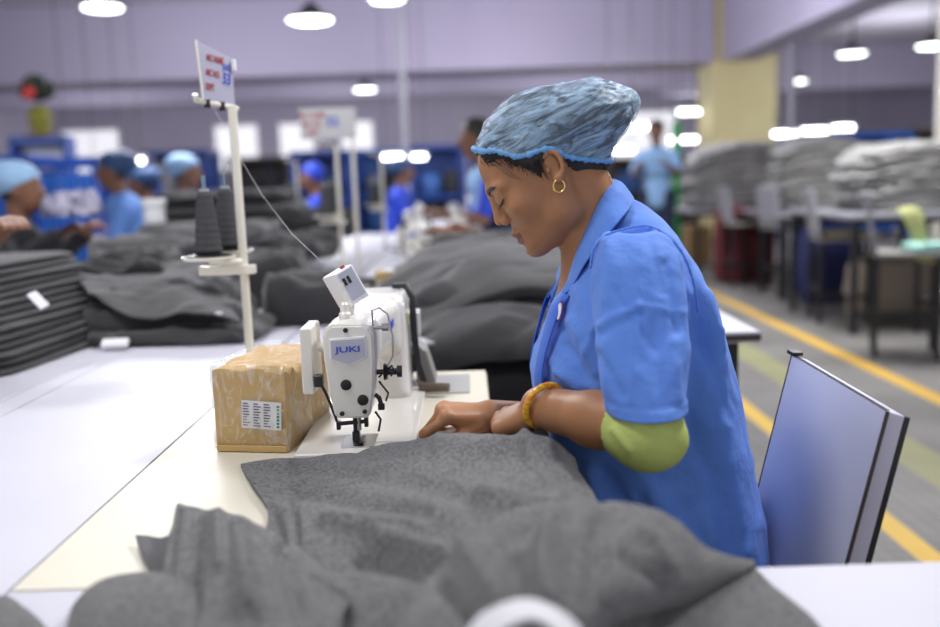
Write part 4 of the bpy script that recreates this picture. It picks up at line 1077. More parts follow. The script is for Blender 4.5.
SR = [((592, 236), (619, 200), .056, 2.0), ((583, 250), (634, 203), .075, 2.0), ((571, 270), (655, 217), .115, 2.1), ((560, 293), (676, 238), .150, 2.3), ((551, 318), (696, 268), .168, 2.4),
      ((543, 345), (711, 302), .170, 2.4), ((537, 374), (724, 345), .166, 2.4), ((541, 402), (736, 385), .160, 2.35), ((551, 430), (744, 425), .160, 2.35), ((562, 462), (751, 468), .164, 2.35),
      ((570, 498), (756, 510), .175, 2.3), ((566, 540), (759, 548), .190, 2.3), ((552, 575), (761, 584), .20, 2.3), ((545, 600), (762, 606), .20, 2.3)]
rows = [ring_pts(P(*a, YC), P(*b, YC), w, e=e) for a, b, w, e in SR]
nzs = make_noise(41, f0=13, n=6)
SL = [(604, 300, 586, 352, 3.5, .004), (562, 345, 590, 378, 3.5, -.004), (556, 372, 596, 392, 3, .004), (712, 330, 736, 400, 4, .004), (704, 340, 726, 420, 4, -.005), (592, 488, 604, 520, 4, .006), (600, 480, 628, 530, 4, -.006), (560, 405, 575, 440, 4, .004), (700, 330, 690, 440, 9, -.007), (712, 300, 722, 420, 8, .005), (690, 420, 730, 540, 10, -.006), (720, 430, 742, 555, 9, .005), (600, 470, 640, 530, 8, -.007), (590, 470, 612, 520, 6, .006),
      (640, 470, 690, 560, 9, .006), (662, 478, 712, 560, 7, -.005), (560, 330, 590, 400, 7, -.006), (570, 320, 596, 372, 6, .005), (550, 360, 585, 400, 6, .006), (545, 385, 600, 404, 4, -.005),
      (660, 240, 712, 330, 7, .004), (690, 268, 704, 330, 5, -.004), (576, 290, 590, 330, 5, .004), (695, 300, 708, 360, 5, -.007), (706, 292, 716, 350, 4, .005), (640, 500, 660, 560, 6, -.008), (700, 470, 712, 540, 6, .004), (610, 480, 660, 560, 6, -.005), (575, 420, 600, 440, 5, .005)]
shirt, SB = skin_loft('shirt', rows, M['shirt'], SL, nzs, .0045, nr=150)
# left and right sleeves
LR = [((622, 262), (642, 256), 1.31, .012), ((612, 242), (648, 231), 1.285, .022), ((602, 238), (660, 228), 1.262, .040), ((593, 258), (676, 244), 1.236, .055), ((590, 295), (687, 280), 1.208, .060), ((592, 330), (690, 318), 1.184, .061), ((599, 370), (690, 362), 1.152, .062), ((608, 413), (689, 407), 1.126, .062)]
def sleeve_rows(mir=False):
    out = []
    for a, b, Y, w in LR:
        rg = []
        Fp, Bp = P(*a, Y), P(*b, Y); rg = ring_pts(Fp, Bp, w, 96, 2.2)
        if mir: rg = [Vector((p.x, 2*YC-p.y, p.z)) for p in rg]
        out.append(rg)
    return out
nz3 = make_noise(17, f0=15, n=6)
SLL = [(598, 326, 636, 306, 4, .0035), (640, 304, 688, 312, 3.5, .002), (602, 335, 640, 314, 5, -.003), (640, 262, 638, 306, 3, .0022), (638, 308, 630, 400, 3, .0025), (655, 320, 665, 405, 6, -.003),
       (612, 250, 606, 300, 6, .004), (668, 262, 680, 330, 6, -.005), (600, 355, 622, 395, 5, -.004), (676, 340, 684, 400, 5, .004), (650, 240, 665, 290, 5, -.003), (620, 290, 655, 345, 5, -.004)]
for s in (False, True):
    def gath(B):
        nr = B.shape[0]; t = np.linspace(0, 1, nr)[:, None]; k = np.arange(B.shape[1])[None, :]
        g1 = np.exp(-((t-.12)/.07)**2)*(.0022*np.sin(k*1.35)+.0012*np.sin(k*2.9+1))
        return g1+np.exp(-((t-.945)/.006)**2)*-.0012+(t > .95)*.0006
    so, B = skin_loft('sleeve', sleeve_rows(s), M['shirt'], SLL, nz3, .0032, n=96, nr=110, parent=shirt, extra=gath)
LV_ = Vol(ax(.10, .36, .005), ax(1.10, 1.40, .005), ax(.88, 1.14, .005))
LV_.cone(shL+Vector((.005, 0, .002)), shL.lerp(elL, .45), .050, .046, .02); LV_.cone(shL+Vector((.005, .01, 0)), P(640, 300, 1.34), .050, .06, .03)
a1, a2 = LV_.mesh(); np_mesh('sleeve_lining', a1, a2, M['shirt'], shirt); a1 = a1.copy(); a1[:, 1] = 2*YC-a1[:, 1]; np_mesh('sleeve_lining', a1, a2[:, ::-1], M['shirt'], shirt)
# seam piping where the near sleeve is set in
for s in (0, 1):
    pts = [P(590, 268, 1.235), P(594, 248, 1.245), P(604, 236, 1.262), (P(625, 229, 1.268)), P(648, 226, 1.262), P(668, 236, 1.246), P(684, 256, 1.240), P(694, 284, 1.240), P(698, 312, 1.246)]
    if s: pts = [Vector((p.x, 2*YC-p.y, p.z)) for p in pts]
    c = [Vector(p) for p in catmull(np.array([tuple(p) for p in pts]), np.linspace(0, 8, 90))]
    MB().tube([p+Vector((0, 0, .0003*math.sin(i*1.9))) for i, p in enumerate(c)], [.0018+.0003*math.sin(i*1.4) for i in range(90)], 8).build('sleeve_seam', M['shirt'], shirt, smooth=True)
# collar and front facing
ci = [(613, 180, 1.40), (607, 190, 1.362), (597, 208, 1.345), (586, 233, 1.345), (576, 258, 1.352), (567, 284, 1.362), (556, 304, 1.372)]
co = [(633, 201, 1.40), (629, 211, 1.335), (617, 226, 1.305), (600, 246, 1.305), (585, 268, 1.318), (571, 291, 1.336), (553, 306, 1.362)]
inn = [P(*p) for p in ci]; out = [P(*p) for p in co]
for s in (0, 1):
    mr = (lambda p: p) if s == 0 else (lambda p: Vector((p.x, 2*YC-p.y, p.z)))
    rws = [[mr(i_), mr(i_.lerp(o_, .35)+Vector((0, -.004 if True else 0, .007))), mr(i_.lerp(o_, .7)+Vector((0, -.003, .006))), mr(o_+Vector((0, 0, .003)))] for i_, o_ in zip(inn, out)]
    sheet('collar', rws, M['shirt'], shirt, 16, 60, .0022, make_noise(77, f0=30), amp=.0012, flip=bool(s))
    st = [mr(P(x, y, Y)) for x, y, Y in ((563, 292, 1.345), (552, 306, 1.352), (545, 330, 1.352), (538, 358, 1.352), (535.5, 382, 1.354), (543, 398, 1.354), (553, 428, 1.354))]
    s2 = [mr(P(x, y, Y)) for x, y, Y in ((570, 296, 1.325), (560, 312, 1.325), (552, 334, 1.322), (545, 360, 1.320), (543, 384, 1.320), (551, 400, 1.320), (560, 430, 1.320))]
    sheet('front_facing', [[a, a.lerp(b, .5)+Vector((-.001, -.003*(1 if s == 0 else -1), 0)), b] for a, b in zip(st, s2)], M['shirt_dark'], shirt, 8, 50, .002, None, flip=bool(s))
# embroidered oval on the chest
fl = SB.reshape(-1, 3); fx, fy = proj(fl); near = fl[:, 1] < YC
def on_shirt(x, y):
    d = (fx-x)**2+(fy-y)**2+(~near)*1e6; return Vector(fl[np.argmin(d)])
c = on_shirt(563, 313); a = on_shirt(563, 323)-c; b = on_shirt(569, 313)-c; nrm = b.cross(a).normalized()
if nrm.y > 0: nrm = -nrm
a = a.normalized(); b = a.cross(nrm).normalized()
def oval(ra, rb, off): return [c+nrm*off+a*math.cos(R(t))*ra+b*math.sin(R(t))*rb for t in range(0, 360, 15)]
bo = MB().prism(oval(.0165, .011, .0065), nrm*.0012).build('chest_badge', mat('badge_purple', (.10, .03, .30), .6), shirt)
MB().prism(oval(.0125, .0075, .0080), nrm*.0008).build('badge_centre', M['paper'], bo)

# ---- lime under-sleeves covering the elbows
UV_ = Vol(ax(.10, .36, .003), ax(1.02, 1.27, .003), ax(.72, .95, .003))
el2 = elL+Vector((-.001, 0, -.003)); up_ = (shL-el2).normalized(); fo = (wrL-el2).normalized()
UV_.cone(el2+up_*.10, el2, .0430, .044, .008); UV_.cone(el2, el2+fo*.030, .044, .0405, .012); UV_.ell(el2+Vector((.008, 0, -.010)), (.042, .040, .034), None, .015)
uv, uf = UV_.mesh(); un = vnormals(uv, uf); nzu = make_noise(51, f0=22)
uv = uv+un*(nzu(uv)*.002+creases(uv, [(628, 418, 655, 432, 4, .005), (640, 425, 668, 436, 4, -.003), (615, 430, 630, 450, 4, .003)], False))[:, None]
loc = (uv-np.array(el2)); keep = (loc @ np.array(fo) < .040) & (loc @ np.array(up_) < .085)
k1, k2 = prune(uv, uf, keep[uf].all(1))
lm = np_mesh('undersleeve', k1, k2, M['lime'], op)
k3 = k1.copy(); k3[:, 1] = 2*YC-k3[:, 1]
np_mesh('undersleeve', k3+np.array(elR-Vector((elL.x, 2*YC-elL.y, elL.z))), k2[:, ::-1], M['lime'], op)

# ---- trousers and shoes
TV = Vol(ax(-.26, .46, .008), ax(1.18, 1.62, .008), ax(.03, .70, .008))
TV.cone((.31, YC-.06, .56), (.31, YC+.06, .56), .118, k=.04)
for s in (-1, 1):
    hip = Vector((.30, YC+s*.085, .548)); knee = Vector((-.12, YC+s*.10, .52)); ank = Vector((-.16, YC+s*.10, .10))
    TV.cone(hip, knee, .086, .064, .03); TV.cone(knee, ank, .064, .050, .02)
tv, tf_ = TV.mesh(); np_mesh('trousers', tv, tf_, M['trouser'], op)
for s in (-1, 1):
    a_ = Vector((-.165, YC+s*.10, .05)); SV = Vol(ax(-.32, -.08, .005), ax(a_.y-.06, a_.y+.06, .005), ax(-.005, .12, .005))
    SV.cone(a_+Vector((.015, 0, 0)), a_+Vector((-.10, 0, -.012)), .042, .034, .02); SV.F = np.maximum(SV.F, -(SV.a[2][None, None, :]-.004))
    sv_, sf_ = SV.mesh(); np_mesh('shoe', sv_, sf_, M['black_metal'], op)
# ================================================================ GARMENT HEAPS
ORD = ['topmost', 'second from the top', 'third from the top', 'fourth from the top', 'fifth from the top', 'sixth from the top', 'seventh from the top', 'eighth from the top',
       'ninth from the top', 'tenth from the top', 'eleventh from the top', 'twelfth from the top', 'thirteenth from the top', 'lowest']
def slab(name, c, sx, sy, th, rz, seed, m, label=None, cat='garment', group=None, amp=.006, nu=44, nv=30, sag=.0, f0=None, fray=.0, sq=5.0, rdg=.5):
    """folded cloth piece: rounded closed pad with wavy top, bulging edge and drooping ends; c = centre of its underside"""
    nz = make_noise(seed, f0=f0 or min(13, 7.0/max(sx, .2)), n=6); u = np.linspace(0, 2*np.pi, nu*2, endpoint=False); prof = []
    for t in np.linspace(0, 1, nv):
        a = (t-.5)*np.pi; prof.append((math.cos(a)**.35 if abs(math.cos(a)) > 1e-6 else 0, math.copysign(abs(math.sin(a))**.8, math.sin(a))))
    inner = [(k/6*prof[0][0] if prof[0][0] > .01 else k/6*.3, -1) for k in range(1, 0)]
    P_ = []
    rad = [(r_, z) for r_, z in prof]
    rad = [(f, -1) for f in np.linspace(0, .8, 9)]+[(.8+.2*math.sin(a), -math.cos(a)) for a in np.linspace(.25, np.pi-.25, 9)]+[(f, 1) for f in np.linspace(.8, 0, 12)]
    V_ = []
    for r_, z in rad:
        ca, sa = np.cos(u), np.sin(u); e = 2/sq
        x = r_*np.sign(ca)*np.abs(ca)**e*sx/2; y = r_*np.sign(sa)*np.abs(sa)**e*sy/2
        V_.append(np.stack([x, y, np.full_like(x, (z*.5+.5)*th)], 1))
    A = np.array(V_); rr = np.abs(A[..., 0]/(sx/2))**3
    w = nz(A*np.array([1, 1.6, .6])+seed)
    w = w*(1-rdg)+rdg*1.4*ridged(make_noise(seed+7, f0=(f0 or min(13, 7.0/max(sx, .2)))*1.6, n=4), A*np.array([1, 2.2, .6])+seed*1.7, 1.5)
    A[..., 2] += amp*w*(.35+.65*A[..., 2]/th)-sag*rr*(A[..., 2]/th*.6+.4)
    A[..., 2] = np.maximum(A[..., 2], .0005 if sag == 0 else -sag)
    A[..., 0] += .5*amp*nz(A[..., [1, 2, 0]]*1.3+3)+fray*np.sin(A[..., 1]*40+seed); A[..., 1] += .5*amp*nz(A[..., [2, 0, 1]]*1.3+9)
    n = nu*2; idx = np.arange(len(rad)*n).reshape(len(rad), n); j = np.roll(idx, -1, 1)
    Fc = np.stack([idx[:-1].ravel(), j[:-1].ravel(), j[1:].ravel(), idx[1:].ravel()], 1)
    o = np_mesh(name, A.reshape(-1, 3), Fc, m, None); o.location = c; o.rotation_euler = (0, 0, rz)
    return tag(o, label, cat, group)
def slab_px(name, x0, x1, yt, yb, Y, dep, seed, m, label, group=None, amp=.01, rz=0, z0=None, cat='garment', **k):
    a, b = P(x0, (yt+yb)/2, Y), P(x1, (yt+yb)/2, Y); zb = P((x0+x1)/2, yb, Y).z if z0 is None else z0; zt = P((x0+x1)/2, yt, Y+dep*.3).z
    return slab(name, ((a.x+b.x)/2, Y+dep*.5, zb), b.x-a.x, dep, max(.012, zt-zb), rz, seed, m, label, cat, group, amp, **k)

# the folded stack at the left edge of the bench
n = 14; g = random.Random(2)
for i in range(n):
    z = TZ+.001+i*.0168; f = i/(n-1)
    slab('folded_garment', (-1.275-.15*(i/(n-1))**1.2+g.uniform(-.006, .006), 2.30+.05*f+g.uniform(-.01, .01), z), .56, .62, .0155, R(-4+g.uniform(-2, 2)), 100+i, M['dark_garment'],
         'charcoal folded garment in the stack at the left edge, '+ORD[n-1-i], 'folded garment', 'garments stacked at the left edge', .0035, 34, 20, sq=14.0, rdg=.2)
t = MB().box((0, 0, 0), (.045, .03, .003), bev=.001).build('fabric_tag', M['paper'], None, world=False); t.location = P(38, 300, 2.08); t.rotation_euler = (R(20), R(50), 0)
tag(t, 'small white tag sticking out of the left stack', 'tag')

DGm, MGm, BGm = M['dark_garment'], M['mid_garment'], M['black_garment']
HP = [ # x0,x1,ytop,ybot,Y,depth,mat,amp,label
 (76, 258, 328, 350, 2.30, .30, DGm, .020, 'flat charcoal garment lowest in the heap behind the folded stack', TZ+.001),
 (62, 236, 306, 338, 2.40, .34, MGm, .024, 'thick grey garment in the middle of the heap behind the folded stack', None),
 (52, 222, 284, 312, 2.48, .40, DGm, .028, 'wavy charcoal garment near the top of the heap behind the folded stack', None),
 (48, 160, 262, 290, 2.62, .40, BGm, .026, 'black garment on the left shoulder of the heap', None),
 (196, 300, 258, 296, 2.95, .40, DGm, .026, 'rumpled charcoal garment behind the thread stand pole', TZ+.001),
 (252, 352, 278, 304, 2.55, .34, DGm, .020, 'dark garment on the bench between thread stand and machine', TZ+.001),
 (78, 205, 240, 262, 3.4, .5, MGm, .024, 'long grey rolled garment lying across the bench in the middle distance', None),
 (150, 262, 226, 248, 3.6, .5, MGm, .024, 'grey rolled garment just right of the white jar', None),
 (75, 160, 254, 276, 3.1, .4, DGm, .024, 'charcoal garment between the pale table and the heap', None),
 (215, 330, 240, 262, 3.9, .6, DGm, .035, 'dark crumpled garment behind the thread cones', None),
 (262, 350, 214, 240, 4.6, .6, BGm, .035, 'black crumpled garment in the centre distance left of the small cones', None),
 (240, 300, 205, 232, 5.2, .6, DGm, .035, 'dark folded garment beyond the thread stand pole', None)]
for i, (x0, x1, yt, yb, Y, dep, m, amp, lb, z0) in enumerate(HP):
    slab_px('heaped_garment', x0, x1, yt, yb, Y, dep, 200+i, m, lb, 'garments heaped along the bench', amp, R(g.uniform(-6, 6)), z0)
# grey garment flap spread over that heap, its corner turned toward the camera
nzf = make_noise(61, f0=12)
fl_ = [[P(70, 268, 2.75), P(110, 262, 2.80), P(150, 262, 2.82), P(200, 268, 2.78), P(232, 278, 2.7)],
       [P(72, 276, 2.60), P(112, 278, 2.58), P(150, 278, 2.58), P(196, 280, 2.58), P(228, 292, 2.56)],
       [P(84, 288, 2.48), P(118, 298, 2.44), P(150, 300, 2.42), P(192, 300, 2.42), P(232, 312, 2.42)],
       [P(90, 300, 2.42), P(122, 314, 2.36), P(152, 316, 2.34), P(196, 316, 2.33), P(240, 326, 2.33)]]
o = sheet('draped_garment', fl_, MGm, None, 60, 60, .006, nzf, amp=.012, fn=lambda B_: .010*ridged(make_noise(95, f0=11), B_, 1.4)); tag(o, 'grey garment flap draped over the heap behind the folded stack', 'garment')
t = MB().box((0, 0, 0), (.065, .030, .012), bev=.004).build('fabric_tag', M['paper'], None, world=False); t.location = P(115, 345, 2.28)+Vector((0, 0, .004)); t.rotation_euler = (R(30), 0, R(5)); tag(t, 'white label roll lying on the flat charcoal garment', 'tag')
t = MB().box((0, 0, 0), (.035, .02, .005), bev=.002).build('fabric_tag', M['paper'], None, world=False); t.location = P(215, 315, 2.34)+Vector((0, 0, .004)); tag(t, 'tiny white tag on the heap behind the carton', 'tag')
# far stack with the white jar
for i in range(5):
    a = P(136, 238, 4.7); b = P(302, 238, 4.7)
    slab('heaped_garment', ((a.x+b.x)/2+g.uniform(-.03, .03), 5.0, .80+i*.068), b.x-a.x-.04*i, .7, .064, R(g.uniform(-3, 3)), 300+i, (DGm, BGm, MGm)[i % 3],
         'thick dark garment in the far left stack, '+ORD[4-i], 'garment', 'garments in the far left stack', .014)
slab_px('heaped_garment', 132, 182, 225, 246, 4.3, .35, 260, MGm, 'grey garment under the small white jar', 'garments heaped along the bench', .006)
p = P(155, 223, 4.45); jr = empty('white_jar', (p.x, 4.45, p.z), 0, 'small white plastic jar standing on the dark garments in the far left', 'jar')
MB().lathe([(.05, 0), (.052, .01), (.05, .085), (.04, .09)], n=24).build('jar_body', M['white_plastic'], jr, world=False); MB().lathe([(.058, .088), (.058, .112), (.054, .115)], n=24).build('lid', M['white_plastic'], jr, world=False)

# ---- the big heap behind the machine
def centre_heap():
    nz = make_noise(71, f0=6)
    L3 = [[P(398, 372, 2.30), P(440, 360, 2.34), P(500, 350, 2.36), P(570, 345, 2.36)], [P(402, 392, 2.22), P(440, 385, 2.22), P(500, 380, 2.22), P(575, 376, 2.22)],
          [P(410, 430, 2.215), P(445, 428, 2.21), P(500, 428, 2.21), P(578, 428, 2.21)], [P(412, 520, 2.21), P(450, 522, 2.20), P(500, 525, 2.20), P(580, 525, 2.20)]]
    o = sheet('draped_garment', L3, BGm, None, 60, 60, .012, make_noise(9, f0=10), amp=.006); tag(o, 'black garment hanging over the table edge below the charcoal heap', 'garment')
    L2 = [[P(400, 330, 2.75), P(440, 300, 2.80), P(500, 292, 2.80), P(560, 290, 2.80), P(610, 292, 2.8)], [P(398, 345, 2.50), P(440, 318, 2.52), P(500, 306, 2.52), P(560, 304, 2.52), P(612, 304, 2.5)],
          [P(404, 362, 2.36), P(440, 348, 2.30), P(500, 336, 2.26), P(560, 330, 2.25), P(614, 330, 2.25)], [P(416, 374, 2.32), P(446, 368, 2.27), P(500, 362, 2.22), P(560, 360, 2.21), P(614, 360, 2.21)]]
    o = sheet('draped_garment', L2, DGm, None, 80, 70, .02, nz, amp=.016, fn=lambda B_: .016*ridged(make_noise(96, f0=7), B_*np.array([1, 2, 1]), 1.3)); tag(o, 'wide charcoal garment in the lower half of the heap beside her chest', 'garment')
    L1 = [[P(384, 300, 2.95), P(402, 280, 3.02), P(430, 266, 3.1), P(470, 258, 3.1), P(520, 258, 3.1), P(580, 262, 3.1)], [P(386, 290, 2.80), P(408, 268, 2.86), P(436, 255, 2.90), P(476, 248, 2.92), P(524, 248, 2.92), P(580, 252, 2.92)],
          [P(394, 312, 2.62), P(418, 290, 2.60), P(448, 272, 2.62), P(484, 262, 2.62), P(526, 264, 2.62), P(580, 268, 2.62)], [P(404, 332, 2.50), P(424, 312, 2.46), P(454, 294, 2.46), P(488, 282, 2.46), P(528, 280, 2.46), P(582, 284, 2.46)],
          [P(410, 345, 2.47), P(430, 330, 2.42), P(456, 312, 2.41), P(490, 298, 2.40), P(528, 292, 2.40), P(582, 296, 2.40)]]
    o = sheet('draped_garment', L1, MGm, None, 100, 80, .03, make_noise(33, f0=7), amp=.014, fn=lambda B_: .014*ridged(make_noise(97, f0=6), B_*np.array([1, 2.2, 1]), 1.3)); tag(o, 'large grey garment on top of the heap beside her face', 'garment')
    slab('heaped_garment', (.22, 2.78, TZ+.002), .80, .72, .12, 0, 411, DGm, 'dark garment buried under the heap behind the machine', 'garment', None, .01)
centre_heap()
bx = P(388, 283, 2.85); cb = empty('carton', (bx.x, 2.9, TZ), R(8), 'small brown box with a red label behind the sewing machine', 'carton')
MB().box((0, 0, .06), (.085, .10, .118), bev=.003).build('carton_body', mat('card_far', (.50, .36, .15), .8), cb, world=False)
MB().box((.018, -.0505, .062), (.045, .002, .06)).build('red_label', mat('label_red', (.55, .03, .03), .5), cb, world=False); MB().box((-.026, -.0505, .062), (.030, .002, .06)).build('white_label', M['paper'], cb, world=False)
MB().box((0, 0, .1215), (.03, .10, .003)).build('top_tape', M['white_plastic'], cb, world=False)
cb.location.z = bx.z if abs(bx.z-TZ) < .05 else TZ

# ================================================================ FURTHER MACHINES, STANDS, SIGN
for i, (x, y, rz, lb) in enumerate(((-.24, 4.15, R(0), 'blurred white sewing machine nearest behind the small brown box'), (-.05, 5.0, R(0), 'blurred white sewing machine second in the centre row'),
                                    (-.30, 5.5, R(180), 'far white sewing machine facing the other way in the centre row'), (.05, 7.0, 0, 'farthest white sewing machine in the centre row'), (-.9, 5.6, R(90), 'white sewing machine on the bench among the dark garments'))):
    c = copy_tree(sm); c.location = (x, y, TZ); c.rotation_euler = (0, 0, rz); tag(c, lb, 'sewing machine'); c['group'] = 'sewing machines in the background'
ts = [o for o in bpy.data.objects if o.name == 'thread_stand'][0]; cones = [o for o in bpy.data.objects if o.name.startswith('thread_cone') and o.parent is None]
for i, (px, py, Y, lb) in enumerate(((343, 268, 3.95, 'blurred thread stand behind the control panel carrying dark cones'), (385, 240, 5.6, 'far blurred thread stand in the centre row'), (300, 235, 6.4, 'distant thread stand left of the white hanging sign'))):
    b = P(px, py, Y); d = Vector((b.x, Y, TZ))-ts.location
    c = copy_tree(ts); c.location = ts.location+d; tag(c, lb, 'thread stand'); c['group'] = 'thread stands in the background'
    for k, q in enumerate(cones):
        e = copy_tree(q); e.location = q.location+d; e['label'] = ('left' if k == 0 else 'right')+' thread cone on the '+('nearest', 'middle', 'farthest')[i]+' of the three blurred stands'; e['group'] = 'thread cones on the blurred stands'
def far_sign():
    Y = 4.3; a, b = P(299, 109, Y), P(355, 107, Y); c = P(355, 138, Y); h = (b-c).length; w = (b-a).length
    ctr = (a+b)/2-Vector((0, 0, h/2)); r_ = empty('name_sign', ctr, 0, 'blurred white sign with red and blue writing above the centre row', 'sign')
    MB().box((0, 0, 0), (w, .004, h), bev=.001).build('sign_board', mat('sign_grey_white', (.55, .55, .56), .4), r_, world=False)
    for s, z in (('M/C NAME', h*.28), ('M/C NO.', 0), ('DEPT', -h*.28)): text_mesh('red_lettering', s, h*.24, M['ink_red'], r_, frame((-w*.28, -.003, z), (1, 0, 0), (0, 0, 1)), bold=True, sx=.75)
    text_mesh('blue_lettering', '52', h*.42, M['ink_blue'], r_, frame((w*.08, -.003, h*.05), (1, 0, 0), (0, 0, 1)), bold=True)
    MB().tube([(w*.42, .008, -h*.5), (w*.42, .008, -(ctr.z-TZ))], .009).build('sign_post', M['cream_paint'], r_, world=False)
far_sign()

# ================================================================ BACKGROUND WORKERS
M['skin_far'] = mat('brown_skin', (.22, .10, .055), .5)
M['cap_blue'] = mat('pale_blue_net', (.22, .40, .62), .6, noise=(30, (.35, .52, .72), .3)); M['cap_dark'] = mat('dark_blue_net', (.02, .06, .16), .6)
M['shirt_far'] = mat('light_blue_shirt', (.13, .30, .74), .7); M['shirt_pale'] = mat('pale_blue_vest', (.30, .52, .85), .7); M['shirt_royal'] = mat('royal_sleeve', (.01, .05, .55), .6)
def worker(hx, hy, Y, face, hands, shirt, head, label, stand=False, lean=.08, sleeve=None, bare=True, gs=1.0):
    """hx,hy: photo position of the head at depth Y; face: heading angle in degrees (180 = facing left)"""
    hp = P(hx, hy, Y); fz = hp.z; d = Vector((math.cos(R(face)), math.sin(R(face)), 0)); sd = Vector((-d.y, d.x, 0))
    root = empty('person', (hp.x-d.x*lean, hp.y-d.y*lean, 0), R(face), label, 'person')
    def W2L(v): return root_m @ Vector(v)
    root_m = Matrix.LocRotScale(root.location, root.rotation_euler, None).inverted()
    # local frame: +x forward, +y left
    h = Vector((lean, 0, fz)); neck = Vector((lean*.55, 0, fz-.17)); hipz = .94 if stand else .54; hip = Vector((-.02, 0, hipz))
    if neck.z-hip.z > .62 and not stand: pass
    a = lambda lo, hi: ax(lo, hi, .009*gs)
    hl = [W2L(q) for q in hands] if hands else [Vector((.30, .14, hipz+.30)), Vector((.30, -.14, hipz+.30))]
    mx_ = max([.5]+[q.x+.15 for q in hl]); V_ = Vol(a(-.30, mx_), a(-.42, .42), a(-.01, fz+.2))
    V_.ell(h+Vector((0, 0, .02)), (.092, .074, .10), None, .01); V_.ell(h+Vector((.03, 0, -.045)), (.062, .055, .072), None, .02); V_.cone(h+Vector((.098, 0, .0)), h+Vector((.112, 0, -.028)), .010, .014, .008)
    for s in (-1, 1): V_.ell(h+Vector((-.005, s*.075, -.01)), (.018, .008, .028), None, .005); V_.ell(h+Vector((.09, s*.03, .008)), (.012, .018, .010), None, .008, sub=True)
    V_.cone(h+Vector((-.03, 0, -.04)), neck, .050, .052, .02); V_.cone(neck+Vector((-.02, 0, -.09)), hip, .105, .11, .04)
    V_.cone(neck+Vector((-.01, .07, -.10)), neck+Vector((-.01, -.07, -.10)), .075, k=.04)
    SH = []
    for s, hd in zip((1, -1), hl):
        sh = neck+Vector((-.01, s*.165, -.075)); el = (sh+hd)/2+Vector((-.06, s*.07, -.13)); mid = hd
        if (el-sh).length > .34: el = sh+(el-sh).normalized()*.32
        V_.cone(sh, el, .045, .037, .03); V_.cone(el, mid, .036, .025, .015); SH.append((sh, el, mid, s))
        f = (mid-el).normalized(); dn = Vector((0, 0, -1)); si = f.cross(dn)
        V_.ell(mid+f*.045, (.045, .018, .038), np.array(Matrix((f, (dn-f*dn.dot(f)).normalized(), f.cross((dn-f*dn.dot(f)).normalized()))).transposed()), .01)
        for k in range(4):
            b0_ = mid+f*.08+si*(.027-.018*k); V_.cone(b0_, b0_+(f*.6+dn*.5)*.055, .009, .008, .003)
        V_.cone(mid+f*.03+si*.03*-s, mid+f*.075+si*.045*-s+dn*.02, .011, .009, .006)
    for s in (-1, 1):
        if stand: V_.cone(hip+Vector((0, s*.09, -.02)), (0, s*.10, .48), .085, .055, .03); V_.cone((0, s*.10, .48), (-.01, s*.10, .08), .055, .035, .02)
        else: V_.cone(hip+Vector((.02, s*.09, 0)), (.38, s*.10, .52), .08, .055, .03); V_.cone((.38, s*.10, .52), (.40, s*.10, .09), .052, .035, .02)
        fx_ = -.01 if stand else .40; V_.cone((fx_, s*.10, .05), (fx_+.13, s*.10, .035), .04, .03, .02)
    v, f = V_.mesh(); v = vol_smooth(v, f, 1, .4)
    o = np_mesh('body', v, f, M['skin_far'], None); o.parent = root
    S_ = Vol(a(-.32, mx_), a(-.45, .45), a(max(.0, hipz-.16), fz+.05))
    S_.cone(neck+Vector((-.02, 0, -.085)), hip+Vector((0, 0, -.04)), .122, .140, .05); S_.cone(neck+Vector((-.01, .075, -.095)), neck+Vector((-.01, -.075, -.095)), .088, k=.05); S_.cone(neck+Vector((-.015, 0, -.05)), neck+Vector((-.02, 0, -.02)), .070, .062, .02)
    S2 = Vol(S_.a[0], S_.a[1], S_.a[2]) if sleeve else S_
    for sh, el, mid, s in SH:
        e2 = sh.lerp(el, .85) if bare else el
        S2.cone(sh, e2, .058, .056, .03)
        if not bare: S2.cone(el, el.lerp(mid, .85), .052, .042, .02)
    nzw = make_noise(int(hx)+300, f0=14)
    for vol, mm_, nm in ((S_, shirt, 'shirt'),)+(((S2, sleeve, 'sleeves'),) if sleeve else ()):
        v, f = vol.mesh(); v = v+vnormals(v, f)*(nzw(v)*.009)[:, None]; o = np_mesh(nm, v, f, mm_, None); o.parent = root
    T_ = Vol(a(-.2, .55), a(-.25, .25), a(.05, hipz+.1)); T_.cone(hip+Vector((0, -.05, -.02)), hip+Vector((0, .05, -.02)), .125, k=.03)
    for s in (-1, 1):
        if stand: T_.cone(hip+Vector((0, s*.09, -.02)), (0, s*.10, .48), .10, .075, .03); T_.cone((0, s*.10, .48), (-.01, s*.10, .10), .075, .06, .02)
        else: T_.cone(hip+Vector((.02, s*.09, 0)), (.38, s*.10, .52), .092, .068, .03); T_.cone((.38, s*.10, .52), (.40, s*.10, .12), .066, .055, .02)
    v, f = T_.mesh(); o = np_mesh('trousers', v, f, M['trouser'], None); o.parent = root
    C_ = Vol(a(lean-.24, lean+.14), a(-.14, .14), a(fz-.10, fz+.20)); hm, nm = head
    hc = h+Vector((-.012, 0, .04))
    C_.ell(hc, (.104, .088, .098), None, .01)
    if nm == 'hairnet': C_.ell(hc+Vector((-.06, 0, .02)), (.10, .088, .085), None, .03)
    v, f = C_.mesh(); lim = h.z+.005+(v[:, 0]-h.x)*(.55 if nm == 'hairnet' else .75); kp = (v[:, 2] > lim)[f].all(1); v, f = prune(v, f, kp)
    v = v+vnormals(v, f)*(make_noise(int(hx)+300, f0=50)(v)*.003)[:, None]; o = np_mesh(nm, v, f, hm, None); o.parent = root
